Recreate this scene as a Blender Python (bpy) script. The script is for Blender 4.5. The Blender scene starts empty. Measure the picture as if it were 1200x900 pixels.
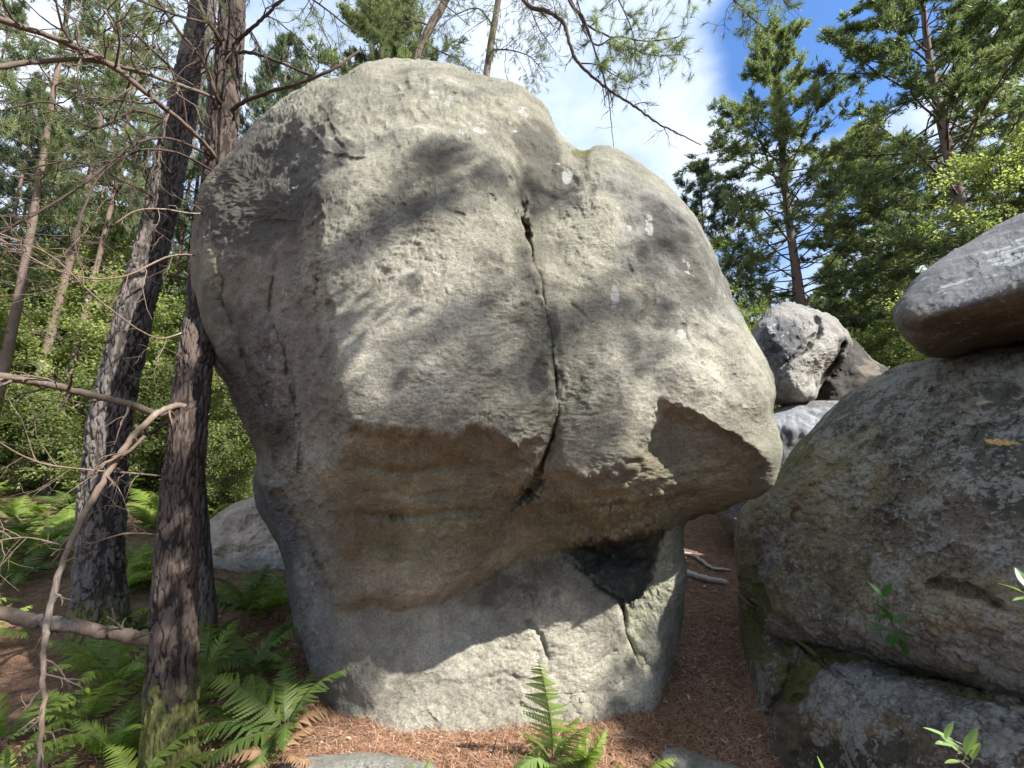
import bpy, math, random
import numpy as np
from mathutils import Vector, geometry

SC = bpy.context.scene
COL = SC.collection
rng = np.random.default_rng(7)
random.seed(7)

# ------------------------------------------------------------------ camera
F = 500.0                       # focal length in pixels of a 1200 px wide frame
PITCH = math.radians(10.0)
CAMZ = 1.5
cam_d = bpy.data.cameras.new('camera')
cam_d.sensor_width = 36.0
cam_d.lens = 36.0 * F / 1200.0
cam_d.clip_start = 0.05
cam_d.clip_end = 2000.0
cam = bpy.data.objects.new('camera', cam_d)
COL.objects.link(cam)
cam.location = (0, 0, CAMZ)
cam.rotation_euler = (math.radians(90) + PITCH, 0, 0)
SC.camera = cam
SC.render.resolution_x, SC.render.resolution_y = 1024, 768

# ------------------------------------------------------------------ sun and sky
TO_SUN = np.array([0.90, -0.50, 1.00]); TO_SUN /= np.linalg.norm(TO_SUN)
SUN_EL = math.asin(TO_SUN[2]); SUN_ROT = math.atan2(TO_SUN[0], TO_SUN[1])
sun_d = bpy.data.lights.new('sun', 'SUN')
sun_d.energy = 5.0
sun_d.angle = math.radians(0.6)
sun_d.color = (1.0, 0.96, 0.89)
sun = bpy.data.objects.new('sun', sun_d)
COL.objects.link(sun)
sun.location = (4, -4, 9)
sun.rotation_euler = Vector(TO_SUN).to_track_quat('Z', 'Y').to_euler()

W = bpy.data.worlds.new('World'); SC.world = W; W.use_nodes = True
def setup_world():
    nt = W.node_tree; N = nt.nodes; L = nt.links
    N.clear()
    out = N.new('ShaderNodeOutputWorld'); bg = N.new('ShaderNodeBackground')
    bg.inputs['Strength'].default_value = 0.10
    sky = N.new('ShaderNodeTexSky'); sky.sky_type = 'NISHITA'; sky.sun_disc = False
    sky.sun_elevation = SUN_EL; sky.sun_rotation = SUN_ROT
    sky.air_density = 1.0; sky.dust_density = 0.3; sky.ozone_density = 2.0
    tc = N.new('ShaderNodeTexCoord')
    sep = N.new('ShaderNodeSeparateXYZ'); L.new(tc.outputs['Generated'], sep.inputs[0])
    # project the direction on a cloud layer: (x, y) / (z + .25)
    def m(op, a, b=None):
        n = N.new('ShaderNodeMath'); n.operation = op
        for k, v in enumerate((a, b)):
            if v is None: continue
            if isinstance(v, (int, float)): n.inputs[k].default_value = v
            else: L.new(v, n.inputs[k])
        return n.outputs[0]
    zz = m('ADD', m('MAXIMUM', sep.outputs[2], 0.0), 0.22)
    cx = m('DIVIDE', sep.outputs[0], zz); cy = m('DIVIDE', sep.outputs[1], zz)
    cmb = N.new('ShaderNodeCombineXYZ'); L.new(cx, cmb.inputs[0]); L.new(cy, cmb.inputs[1])
    nz = N.new('ShaderNodeTexNoise'); nz.inputs['Scale'].default_value = 1.3
    nz.inputs['Detail'].default_value = 7; nz.inputs['Roughness'].default_value = 0.55
    nz.inputs['Distortion'].default_value = 0.4
    L.new(cmb.outputs[0], nz.inputs['Vector'])
    # the blue opening in the cloud is a region of the cloud layer
    gap = N.new('ShaderNodeVectorMath'); gap.operation = 'DISTANCE'
    L.new(cmb.outputs[0], gap.inputs[0]); gap.inputs[1].default_value = (0.59, 0.63, 0)
    gp = N.new('ShaderNodeMapRange'); L.new(gap.outputs['Value'], gp.inputs[0])
    gp.inputs[1].default_value = 0.06; gp.inputs[2].default_value = 0.27
    gp.inputs[3].default_value = -0.5; gp.inputs[4].default_value = 0.12
    s = m('ADD', nz.outputs['Fac'], gp.outputs[0])
    cr = N.new('ShaderNodeMapRange'); cr.interpolation_type = 'SMOOTHSTEP'
    L.new(s, cr.inputs[0]); cr.inputs[1].default_value = 0.38; cr.inputs[2].default_value = 0.62
    cr.inputs[3].default_value = 0.0; cr.inputs[4].default_value = 0.93
    mix = N.new('ShaderNodeMix'); mix.data_type = 'RGBA'
    L.new(cr.outputs[0], mix.inputs['Factor']); tint = N.new('ShaderNodeMix'); tint.data_type = 'RGBA'; tint.blend_type = 'MULTIPLY'; tint.inputs['Factor'].default_value = 1.0
    tint.inputs[7].default_value = (0.62, 0.84, 1.1, 1); L.new(sky.outputs[0], tint.inputs[6]); L.new(tint.outputs[2], mix.inputs[6])
    n2 = N.new('ShaderNodeTexNoise'); n2.inputs['Scale'].default_value = 2.6; n2.inputs['Detail'].default_value = 8; n2.inputs['Roughness'].default_value = 0.6; L.new(cmb.outputs[0], n2.inputs['Vector'])
    cm = N.new('ShaderNodeMix'); cm.data_type = 'RGBA'; r2 = N.new('ShaderNodeMapRange'); L.new(n2.outputs['Fac'], r2.inputs[0]); r2.inputs[1].default_value = 0.35; r2.inputs[2].default_value = 0.65
    L.new(r2.outputs[0], cm.inputs['Factor']); cm.inputs[6].default_value = (2.6, 3.4, 4.9, 1); cm.inputs[7].default_value = (4.9, 5.2, 5.7, 1); L.new(cm.outputs[2], mix.inputs[7])
    L.new(mix.outputs[2], bg.inputs['Color']); L.new(bg.outputs[0], out.inputs[0])
setup_world()

SC.view_settings.view_transform = 'Standard'
SC.view_settings.look = 'None'
SC.view_settings.exposure = 1.35
SC.view_settings.gamma = 1.0
SC.view_settings.use_curve_mapping = False
SC.render.engine = 'CYCLES'
SC.cycles.max_bounces = 6
SC.cycles.diffuse_bounces = 3
SC.cycles.glossy_bounces = 2
SC.cycles.transmission_bounces = 4
SC.cycles.caustics_reflective = False
SC.cycles.caustics_refractive = False

# ------------------------------------------------------------------ helpers
SP, CP = math.sin(PITCH), math.cos(PITCH)
def PW(px, py, Y):
    """point of the place seen at photo pixel (px,py) standing Y metres ahead"""
    px = np.asarray(px, float); py = np.asarray(py, float); Y = np.asarray(Y, float)
    u = (px - 600) / F; v = (450 - py) / F
    dy = CP - v * SP; dz = SP + v * CP
    s = Y / dy
    return np.stack([u * s, Y + 0 * s, CAMZ + dz * s], -1)

def tagit(o, label=None, cat=None, group=None, kind=None):
    if label: o['label'] = label
    if cat: o['category'] = cat
    if group: o['group'] = group
    if kind: o['kind'] = kind
    return o

def empty(name, loc, label=None, cat=None, group=None, rz=0.0):
    o = bpy.data.objects.new(name, None); COL.objects.link(o)
    o.empty_display_size = 0.2
    o.location = loc; o.rotation_euler = (0, 0, rz)
    return tagit(o, label, cat, group)

def copy_tree(o, parent=None):
    c = o.copy(); COL.objects.link(c)
    if parent: c.parent = parent
    for ch in list(o.children): copy_tree(ch, c)
    return c

def mesh(name, V, Fc, mat=None, smooth=True, cols=None, mats=None, midx=None):
    """V (n,3), Fc (m,3|4) -> mesh data"""
    V = np.asarray(V, np.float32); Fc = np.asarray(Fc, np.int32)
    me = bpy.data.meshes.new(name)
    k = Fc.shape[1]
    me.vertices.add(len(V)); me.vertices.foreach_set('co', V.ravel())
    me.loops.add(Fc.size); me.loops.foreach_set('vertex_index', Fc.ravel())
    me.polygons.add(len(Fc))
    me.polygons.foreach_set('loop_start', np.arange(0, Fc.size, k, dtype=np.int32))
    me.polygons.foreach_set('use_smooth', np.full(len(Fc), smooth))
    if mats:
        for m_ in mats: me.materials.append(m_)
        if midx is not None: me.polygons.foreach_set('material_index', np.asarray(midx, np.int32))
    elif mat: me.materials.append(mat)
    if cols:
        for cn, cv in cols.items():
            cv = np.asarray(cv, np.float32)
            if cv.ndim == 1: cv = np.repeat(cv[:, None], 3, 1)
            c4 = np.ones((len(V), 4), np.float32); c4[:, :3] = cv
            a = me.color_attributes.new(cn, 'FLOAT_COLOR', 'POINT')
            a.data.foreach_set('color', c4.ravel())
    me.update(calc_edges=True)
    me.validate(verbose=False)
    return me

def obj(name, me, parent=None, loc=(0, 0, 0), **kw):
    o = bpy.data.objects.new(name, me); COL.objects.link(o)
    if parent: o.parent = parent
    o.location = loc
    return tagit(o, **kw)

# --- noise (numpy) ---
def _hash(ix, iy, iz, seed):
    h = (ix.astype(np.int64) * 374761393 + iy.astype(np.int64) * 668265263 + iz.astype(np.int64) * 2147483647 + seed * 1274126177) & 0xffffffff
    h = ((h ^ (h >> 13)) * 1274126177) & 0xffffffff
    h = ((h ^ (h >> 16)) * 2246822519) & 0xffffffff
    return (h ^ (h >> 15)) & 0xffffffff
def vnoise(P, seed=0):
    P = np.asarray(P, float); I = np.floor(P).astype(np.int64); f = P - I
    f = f * f * f * (f * (f * 6 - 15) + 10)
    r = 0
    for dx in (0, 1):
        wx = f[:, 0] if dx else 1 - f[:, 0]
        for dy in (0, 1):
            wy = f[:, 1] if dy else 1 - f[:, 1]
            for dz in (0, 1):
                wz = f[:, 2] if dz else 1 - f[:, 2]
                r = r + wx * wy * wz * (_hash(I[:, 0] + dx, I[:, 1] + dy, I[:, 2] + dz, seed) / 4294967295.0)
    return r * 2 - 1
def fbm(P, octv=4, seed=0, gain=0.5, lac=2.03):
    a = 1.0; t = 0; s = 0; P = np.asarray(P, float)
    for k in range(octv):
        s = s + a * vnoise(P, seed + k * 17); t += a; a *= gain; P = P * lac + 3.7
    return s / t
def ridged(P, octv=3, seed=0):
    a = 1.0; t = 0; s = 0; P = np.asarray(P, float)
    for k in range(octv):
        s = s + a * (1 - np.abs(vnoise(P, seed + k * 31)) * 2); t += a; a *= 0.5; P = P * 2.1 + 1.3
    return s / t
def worley(P, seed=0):
    P = np.asarray(P, float); I = np.floor(P).astype(np.int64)
    d1 = np.full(len(P), 9.0); d2 = np.full(len(P), 9.0); cid = np.zeros(len(P))
    for dx in (-1, 0, 1):
        for dy in (-1, 0, 1):
            for dz in (-1, 0, 1):
                c = I + np.array([dx, dy, dz])
                h = _hash(c[:, 0], c[:, 1], c[:, 2], seed)
                fx = (h & 1023) / 1023.0; fy = ((h >> 10) & 1023) / 1023.0; fz = ((h >> 20) & 1023) / 1023.0
                d = np.sqrt((c[:, 0] + fx - P[:, 0]) ** 2 + (c[:, 1] + fy - P[:, 1]) ** 2 + (c[:, 2] + fz - P[:, 2]) ** 2)
                nb = d < d1
                d2 = np.where(nb, d1, np.minimum(d2, d)); cid = np.where(nb, (h >> 5) / 134217728.0 % 1.0, cid); d1 = np.where(nb, d, d1)
    return d1, d2, cid
def sstep(x, a, b):
    t = np.clip((x - a) / (b - a), 0, 1); return t * t * (3 - 2 * t)

def catmull(pts, n, closed=False):
    P = np.asarray(pts, float); m = len(P)
    if closed: Q = np.vstack([P[-1], P, P[0], P[1]]); segs = m
    else: Q = np.vstack([2 * P[0] - P[1], P, 2 * P[-1] - P[-2]]); segs = m - 1
    t = np.linspace(0, segs, n, endpoint=not closed); i = np.minimum(t.astype(int), segs - 1); f = (t - i)[:, None]
    p0, p1, p2, p3 = Q[i], Q[i + 1], Q[i + 2], Q[i + 3]
    return 0.5 * ((2 * p1) + (-p0 + p2) * f + (2 * p0 - 5 * p1 + 4 * p2 - p3) * f ** 2 + (-p0 + 3 * p1 - 3 * p2 + p3) * f ** 3)

def seg_dist(Q, poly):
    """distance of 2-D points Q to polyline, and position 0..1 along it"""
    poly = np.asarray(poly, float)[:, :2]; best = np.full(len(Q), 1e9); pos = np.zeros(len(Q)); n = len(poly) - 1
    side = np.zeros(len(Q))
    for i in range(n):
        a, b = poly[i], poly[i + 1]; ab = b - a
        t = np.clip(((Q - a) @ ab) / (ab @ ab + 1e-9), 0, 1)
        dv = Q - (a + t[:, None] * ab); d = np.hypot(dv[:, 0], dv[:, 1])
        nb = d < best
        best = np.where(nb, d, best); pos = np.where(nb, (i + t) / n, pos)
        side = np.where(nb, np.sign(ab[0] * dv[:, 1] - ab[1] * dv[:, 0]), side)
    return best, pos, side

def gblur(A, s):
    if s <= 0: return A
    r = int(3 * s) + 1; k = np.exp(-0.5 * (np.arange(-r, r + 1) / s) ** 2); k /= k.sum()
    B = np.pad(A, ((r, r), (0, 0)), mode='edge')
    B = sum(k[j] * B[j:j + A.shape[0]] for j in range(2 * r + 1))
    C_ = np.pad(B, ((0, 0), (r, r)), mode='edge')
    return sum(k[j] * C_[:, j:j + A.shape[1]] for j in range(2 * r + 1))

# --- materials ---
def newmat(name):
    m = bpy.data.materials.new(name); m.use_nodes = True
    nt = m.node_tree; nt.nodes.clear()
    out = nt.nodes.new('ShaderNodeOutputMaterial'); b = nt.nodes.new('ShaderNodeBsdfPrincipled')
    nt.links.new(b.outputs[0], out.inputs[0])
    b.inputs['Roughness'].default_value = 0.9
    b.inputs['Specular IOR Level'].default_value = 0.25
    return m, nt, b, out
class G:
    """tiny node graph writer"""
    def __init__(s, nt): s.nt = nt; s.N = nt.nodes; s.L = nt.links
    def put(s, sock, v):
        if hasattr(v, 'links') or isinstance(v, bpy.types.NodeSocket): s.L.new(v, sock)
        elif v is not None:
            sock.default_value = (*v, 1) if isinstance(v, tuple) and len(v) == 3 and sock.type == 'RGBA' else v
    def coord(s, scale=(1, 1, 1)):
        t = s.N.new('ShaderNodeTexCoord'); mp = s.N.new('ShaderNodeMapping'); mp.inputs['Scale'].default_value = scale
        s.L.new(t.outputs['Object'], mp.inputs[0]); return mp.outputs[0]
    def noise(s, vec, scale, detail=5, rough=0.55, dist=0.0, color=False):
        n = s.N.new('ShaderNodeTexNoise'); s.put(n.inputs['Vector'], vec); n.inputs['Scale'].default_value = scale
        n.inputs['Detail'].default_value = detail; n.inputs['Roughness'].default_value = rough; n.inputs['Distortion'].default_value = dist
        return n.outputs['Color' if color else 'Fac']
    def voro(s, vec, scale, feature='F1', rand=1.0):
        n = s.N.new('ShaderNodeTexVoronoi'); n.feature = feature; s.put(n.inputs['Vector'], vec); n.inputs['Scale'].default_value = scale
        n.inputs['Randomness'].default_value = rand
        return n.outputs['Distance']
    def ramp(s, fac, a, b, lo=0.0, hi=1.0):
        n = s.N.new('ShaderNodeMapRange'); n.interpolation_type = 'SMOOTHSTEP'; s.put(n.inputs[0], fac)
        for k, v in zip((1, 2, 3, 4), (a, b, lo, hi)): n.inputs[k].default_value = v
        return n.outputs[0]
    def mix(s, fac, a, b, mode='MIX'):
        n = s.N.new('ShaderNodeMix'); n.data_type = 'RGBA'; n.blend_type = mode
        s.put(n.inputs['Factor'], fac); s.put(n.inputs[6], a); s.put(n.inputs[7], b); return n.outputs[2]
    def math(s, op, a, b=None):
        n = s.N.new('ShaderNodeMath'); n.operation = op; s.put(n.inputs[0], a)
        if b is not None: s.put(n.inputs[1], b)
        return n.outputs[0]
    def attr(s, name, out='Color'):
        n = s.N.new('ShaderNodeAttribute'); n.attribute_name = name; return n.outputs[out]
    def bump(s, h, strength, dist, prev=None):
        n = s.N.new('ShaderNodeBump'); n.inputs['Strength'].default_value = strength; n.inputs['Distance'].default_value = dist
        s.put(n.inputs['Height'], h)
        if prev: s.L.new(prev, n.inputs['Normal'])
        return n.outputs[0]

def rock_mat(name, speck=1.0, lich=0.15, lcol=(0.50, 0.51, 0.47), dark=(0.05, 0.05, 0.045), darkamt=0.5, moss=0.0, bump=1.0, streak=(1, 1, 1), fine=0.0):
    """sandstone: base colour comes from zones of weathering and painted shade (attribute Zone), the grain,
    dark algae film, lichen rosettes and moss come from noise"""
    m, nt, b, out = newmat(name); g = G(nt)
    v = g.coord(); vs = g.coord(streak)
    zone = g.attr('Zone'); extra = g.attr('Extra')   # r: lichen, g: moss, b: dark film
    sp = g.N.new('ShaderNodeSeparateColor'); g.L.new(extra, sp.inputs[0])
    n1 = g.noise(vs, 2.2, 6, 0.6, 0.3); n2 = g.noise(v, 11, 6, 0.65); n3 = g.noise(v, 70, 4, 0.7); n4 = g.noise(v, 260, 2, 0.6)
    c = g.mix(g.ramp(n1, 0.32, 0.7), g.mix(1.0, zone, (0.72, 0.70, 0.68), 'MULTIPLY'), g.mix(1.0, zone, (1.16, 1.14, 1.10), 'MULTIPLY'))
    c = g.mix(g.ramp(n2, 0.3, 0.72), g.mix(1.0, c, (0.80, 0.80, 0.79), 'MULTIPLY'), g.mix(1.0, c, (1.12, 1.11, 1.10), 'MULTIPLY'))
    c = g.mix(g.ramp(n3, 0.60, 0.36, 0, 0.62 * speck), c, g.mix(1.0, c, (0.5, 0.5, 0.5), 'MULTIPLY'))
    c = g.mix(g.ramp(n4, 0.60, 0.75, 0, 0.45 * speck), c, g.mix(1.0, c, (1.5, 1.5, 1.46), 'MULTIPLY'))
    # dark algae film in patches
    nd = g.noise(vs, 5.0, 8, 0.72, 0.8)
    df = g.math('ADD', nd, g.math('MULTIPLY', sp.outputs[2], 0.42))
    c = g.mix(g.ramp(df, 0.57, 0.74, 0, darkamt), c, dark)
    pv = g.voro(g.mix(0.12, v, g.noise(v, 40, 3, color=True)), 48.0); pn = g.noise(v, 7, 3, 0.6)
    pit = g.math('MULTIPLY', g.ramp(pv, 0.26, 0.10), g.ramp(pn, 0.48, 0.6))
    c = g.mix(g.math('MULTIPLY', pit, 0.6), c, g.mix(1.0, c, (0.35, 0.33, 0.30), 'MULTIPLY'))
    # lichen crusts: crisp rosettes
    vd = g.N.new('ShaderNodeVectorMath'); vd.operation = 'ADD'; g.put(vd.inputs[0], v)
    dn = g.N.new('ShaderNodeVectorMath'); dn.operation = 'SCALE'; g.put(dn.inputs[0], g.noise(v, 16, 3, 0.6, color=True)); dn.inputs['Scale'].default_value = 0.10
    g.L.new(dn.outputs[0], vd.inputs[1])
    vl = g.voro(vd.outputs[0], 9.0); nl = g.noise(v, 3.1, 3, 0.6)
    lf = g.math('ADD', g.math('MULTIPLY', g.math('SUBTRACT', 0.42, vl), 1.0), g.math('MULTIPLY', g.math('SUBTRACT', nl, 0.62 - lich), 1.6))
    lf = g.math('ADD', lf, g.math('MULTIPLY', sp.outputs[0], 0.9))
    nlf = g.math('ADD', lf, g.math('MULTIPLY', g.math('SUBTRACT', g.noise(v, 24, 6, 0.8), 0.5), 2.0))
    lm = g.ramp(nlf, 0.36, 0.44, 0, 0.85)
    c = g.mix(lm, c, g.mix(g.ramp(n3, 0.35, 0.65), lcol, g.mix(1.0, lcol, (0.74, 0.74, 0.74), 'MULTIPLY')))
    if fine:
        vf = g.voro(vd.outputs[0], 34.0); ff = g.math('ADD', g.math('SUBTRACT', 0.5, vf), g.math('MULTIPLY', g.math('SUBTRACT', g.noise(v, 4.0, 4, 0.7), 0.56 - 0.12 * fine), 3.2))
        c = g.mix(g.ramp(ff, 0.35, 0.5, 0, 0.75), c, g.mix(g.ramp(n3, 0.35, 0.65), (0.27, 0.27, 0.24), (0.37, 0.37, 0.33)))
        nf = g.noise(v, 22, 6, 0.75, 0.6)
        c = g.mix(g.ramp(nf, 0.56, 0.64, 0, 0.65), c, dark)
    # moss
    nm = g.math('ADD', g.math('MULTIPLY', sp.outputs[1], 1.0), g.math('SUBTRACT', g.noise(v, 9, 6, 0.7), 0.55 - moss))
    nm = g.math('ADD', nm, g.math('MULTIPLY', g.math('SUBTRACT', g.noise(v, 45, 5, 0.75), 0.5), 0.9)); mm = g.ramp(nm, 0.28, 0.60, 0, 0.85)
    c = g.mix(mm, c, g.mix(g.ramp(n3, 0.3, 0.7), (0.05, 0.055, 0.014), (0.16, 0.16, 0.04)))
    g.put(b.inputs['Base Color'], c)
    b.inputs['Roughness'].default_value = 0.88
    hb = g.math('ADD', g.math('MULTIPLY', n3, 0.5), g.math('MULTIPLY', g.noise(v, 150, 5, 0.7), 0.5))
    nr = g.bump(hb, 0.8 * bump, 0.016)
    nr = g.bump(g.noise(g.coord((1, 1, 1.6)), 34, 9, 0.78, 0.3), 0.75 * bump, 0.032, nr)
    nr = g.bump(g.math('MULTIPLY', pit, -1.0), 0.7 * bump, 0.008, nr)
    nr = g.bump(mm, 0.4, 0.012, nr)
    g.L.new(nr, b.inputs['Normal'])
    return m

# ------------------------------------------------------------------ rocks
def build_rock(name, outline, centre, ctrl, mat, zones, base, n=260, wround=40, rdepth=0.35, back=1.5, blur=7,
               sharp=(), edges=(), cracks=(), relief=1.0, seed=1, extra=(), bumps=(), parent=None, nback=14, label=None, cat=None, origin=None, group=None, hollow=0.0, spread=0.0, jag=1.0, **kw):
    O = np.array(outline, float)
    Oc = catmull(O, 900, closed=True)
    cx, cy = centre
    th = np.arctan2(Oc[:, 1] - cy, Oc[:, 0] - cx); rr = np.hypot(Oc[:, 1] - cy, Oc[:, 0] - cx); od = Oc[:, 2]
    o_ = np.argsort(th); th, rr, od = th[o_], rr[o_], od[o_]
    th = np.r_[th - 2 * math.pi, th, th + 2 * math.pi]; rr = np.r_[rr, rr, rr]; od = np.r_[od, od, od]
    # control net: outline, interior points, forced edges
    pts = [(p[0], p[1], p[2]) for p in O] + [tuple(p) for p in ctrl]
    pts += [(cx + (p[0] - cx) * 1.25, cy + (p[1] - cy) * 1.25, p[2]) for p in O]
    x0, y0 = O[:, 0].min() - 30, O[:, 1].min() - 30; x1, y1 = O[:, 0].max() + 30, O[:, 1].max() + 30
    pts += [(x, y, float(O[:, 2].mean())) for x in (x0 - 400, x1 + 400) for y in (y0 - 400, y1 + 400)]
    e = []
    for ed in edges:
        i0 = len(pts); pts += [tuple(p) for p in ed]; e += [(i0 + k, i0 + k + 1) for k in range(len(ed) - 1)]
    P2 = [Vector((p[0], p[1])) for p in pts]
    vo, eo, fo, ov, oe, of_ = geometry.delaunay_2d_cdt(P2, e, [], 0, 1e-4)
    V2 = np.array([(v[0], v[1]) for v in vo]); D = np.zeros(len(vo))
    A = np.array(pts)
    for k, src in enumerate(ov):
        if src: D[k] = A[src[0], 2]
        else:
            dd = np.hypot(A[:, 0] - V2[k, 0], A[:, 1] - V2[k, 1]); j = np.argsort(dd)[:2]; w = 1 / (dd[j] + 1e-6); D[k] = (A[j, 2] * w).sum() / w.sum()
    st = 2.0
    gx = np.arange(x0, x1 + st, st); gy = np.arange(y0, y1 + st, st)
    Z = np.full((len(gy), len(gx)), float(O[:, 2].mean()))
    for f in fo:
        a, b_, c_ = V2[f[0]], V2[f[1]], V2[f[2]]
        lx, hx = min(a[0], b_[0], c_[0]), max(a[0], b_[0], c_[0]); ly, hy = min(a[1], b_[1], c_[1]), max(a[1], b_[1], c_[1])
        i0, i1 = np.searchsorted(gx, [lx, hx + 1e-6]); j0, j1 = np.searchsorted(gy, [ly, hy + 1e-6])
        if i1 <= i0 or j1 <= j0: continue
        X, Y = np.meshgrid(gx[i0:i1], gy[j0:j1])
        den = (b_[1] - c_[1]) * (a[0] - c_[0]) + (c_[0] - b_[0]) * (a[1] - c_[1])
        if abs(den) < 1e-9: continue
        w0 = ((b_[1] - c_[1]) * (X - c_[0]) + (c_[0] - b_[0]) * (Y - c_[1])) / den
        w1 = ((c_[1] - a[1]) * (X - c_[0]) + (a[0] - c_[0]) * (Y - c_[1])) / den
        w2 = 1 - w0 - w1; ins = (w0 >= -1e-6) & (w1 >= -1e-6) & (w2 >= -1e-6)
        val = w0 * D[f[0]] + w1 * D[f[1]] + w2 * D[f[2]]
        sub = Z[j0:j1, i0:i1]; sub[ins] = val[ins]
    Zs = gblur(Z, blur / st); 
    if sharp:
        Zf = gblur(Z, 1.6 / st * 1.2)
        X, Y = np.meshgrid(gx, gy); Q = np.stack([X.ravel(), Y.ravel()], -1); M = np.zeros(len(Q))
        for pl in sharp:
            wd = 12.0
            d, _, _ = seg_dist(Q, pl); M = np.maximum(M, np.exp(-(d / wd) ** 2))
        M = M.reshape(Z.shape); Zs = Zs * (1 - M) + Zf * M
    # front sheet: square grid mapped on the disc
    a = np.linspace(-1, 1, n); Ag, Bg = np.meshgrid(a, a); Ag = Ag.ravel(); Bg = Bg.ravel()
    big = np.abs(Ag) > np.abs(Bg)
    with np.errstate(divide='ignore', invalid='ignore'):
        t = np.where(big, np.abs(Ag), np.abs(Bg))
        phi = np.where(big, np.where(Ag >= 0, 0, math.pi) + (math.pi / 4) * np.where(Ag != 0, Bg / np.where(Ag == 0, 1, Ag), 0),
                       np.where(Bg >= 0, math.pi / 2, -math.pi / 2) - (math.pi / 4) * np.where(Bg != 0, Ag / np.where(Bg == 0, 1, Bg), 0))
    phi = np.where(t == 0, 0, phi); phi = (phi + math.pi) % (2 * math.pi) - math.pi
    R = np.interp(phi, th, rr)
    qx = cx + t * R * np.cos(phi); qy = cy + t * R * np.sin(phi)
    w3 = np.stack([qx, qy, 0 * qx], -1)
    jx = 6 * fbm(w3 / 26, 3, seed + 301) + 3.5 * fbm(w3 / 7.5, 3, seed + 303); jy = 6 * fbm(w3 / 26, 3, seed + 302) + 4.5 * fbm(w3 / 7.5, 3, seed + 304)
    jg = jag * np.clip((1 - t) * R / 25, 0, 1); sx, sy = qx + jx * jg, qy + jy * jg
    fx = np.clip((sx - gx[0]) / st, 0, len(gx) - 1.001); fy = np.clip((sy - gy[0]) / st, 0, len(gy) - 1.001)
    ix = fx.astype(int); iy = fy.astype(int); ux = fx - ix; uy = fy - iy
    dep = (Zs[iy, ix] * (1 - ux) + Zs[iy, ix + 1] * ux) * (1 - uy) + (Zs[iy + 1, ix] * (1 - ux) + Zs[iy + 1, ix + 1] * ux) * uy
    # rounding towards the silhouette
    de = (1 - t) * R; q = np.clip(de / wround, 0, 1)
    dep = dep + rdepth * (1 - np.sqrt(np.clip(1 - (1 - q) ** 2, 0, 1)))
    Q = np.stack([qx, qy], -1)
    wob = np.stack([fbm(np.stack([qx / 22, qy / 22, 0 * qx], -1), 3, seed + 5), fbm(np.stack([qx / 22, qy / 22, 0 * qx + 9], -1), 3, seed + 6)], -1) * 6
    for cr in cracks:
        pl, wd, dp = cr[:3]
        d, pos, side = seg_dist(Q + wob * (cr[3] if len(cr) > 3 else 0.6), pl)
        tape = np.interp(pos, [0, 0.12, 0.85, 1], [0.15, 1, 1, 0.2])
        dep = dep + dp * tape * np.exp(-(d / (wd * (0.6 + 0.4 * tape))) ** 2)
    for (bx, by, rx, ry, amp) in bumps:
        dep = dep + amp * np.exp(-((qx - bx) / rx) ** 2 - ((qy - by) / ry) ** 2)
    Wf = PW(qx, qy, dep)
    idx = np.arange(n * n).reshape(n, n)
    quads = np.stack([idx[:-1, :-1], idx[:-1, 1:], idx[1:, 1:], idx[1:, :-1]], -1).reshape(-1, 4)
    # back: rings that close the body behind its outline
    bd = np.r_[idx[0, :-1], idx[:-1, -1], idx[-1, :0:-1], idx[:0:-1, 0]]
    B = Wf[bd]; C0 = B.mean(0); nb = len(bd); rows = [bd]; Vb = []
    tb = np.arange(1, nback) / nback
    basei = n * n
    bdir = C0 - np.array([0, 0, CAMZ]); bdir[2] *= 0.6; bdir /= np.linalg.norm(bdir)
    for k, tt in enumerate(tb):
        aa = tt * math.pi / 2
        pnt = C0 + (B - C0) * math.cos(aa) * (1 + spread * math.sin(2 * aa)) + bdir * back * math.sin(aa)
        Vb.append(pnt); rows.append(basei + k * nb + np.arange(nb))
    Vb.append((C0 + bdir * back)[None]); tip = basei + (nback - 1) * nb
    Vall = np.vstack([Wf] + Vb)
    for k in range(len(rows) - 1):
        r0, r1 = rows[k], rows[k + 1]
        quads = np.vstack([quads, np.stack([r0, r1, np.roll(r1, -1), np.roll(r0, -1)], -1)])
    r0 = rows[-1]
    tipq = np.stack([r0[::2], np.full(nb // 2, tip), np.roll(r0, -2)[::2], r0[1::2]], -1)
    quads = np.vstack([quads, tipq])
    # vertex normals
    def normals(V):
        p = V[quads]; fn = np.cross(p[:, 2] - p[:, 0], p[:, 3] - p[:, 1]); N_ = np.zeros_like(V)
        for k in range(4):
            for ax in range(3): N_[:, ax] += np.bincount(quads[:, k], fn[:, ax], len(V))
        return N_ / (np.linalg.norm(N_, axis=1, keepdims=True) + 1e-12)
    Nn = normals(Vall)
    if (Nn[:n * n] @ np.array([0, -1, 0.2])).mean() < 0: quads = quads[:, ::-1].copy(); Nn = -Nn
    wp = Vall + fbm(Vall * 1.5, 2, seed + 3)[:, None] * 0.15
    r = 0.050 * fbm(Vall * 1.6, 3, seed) + 0.016 * fbm(wp * 5.0, 3, seed + 40)
    nn2 = sstep(fbm(Vall * 1.1 + 5, 2, seed + 77), -0.25, 0.35)          # rough and smooth stretches
    sc = wp * np.array([13, 13, 22]) + 0.7 * fbm(wp * 9, 2, seed + 81)[:, None]
    r += (0.45 + 1.0 * nn2) * (0.0075 * fbm(sc, 4, seed + 90, 0.62) + 0.0062 * fbm(wp * np.array([38, 38, 60]), 2, seed + 95))
    # broken chips: small cells standing a few mm proud of their neighbours
    w1, w2, wc = worley(wp * np.array([7.5, 7.5, 11]) + 0.5 * fbm(wp * 12, 2, seed + 131)[:, None], seed + 130)
    chip = sstep(w2 - w1, 0.02, 0.14)
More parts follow.
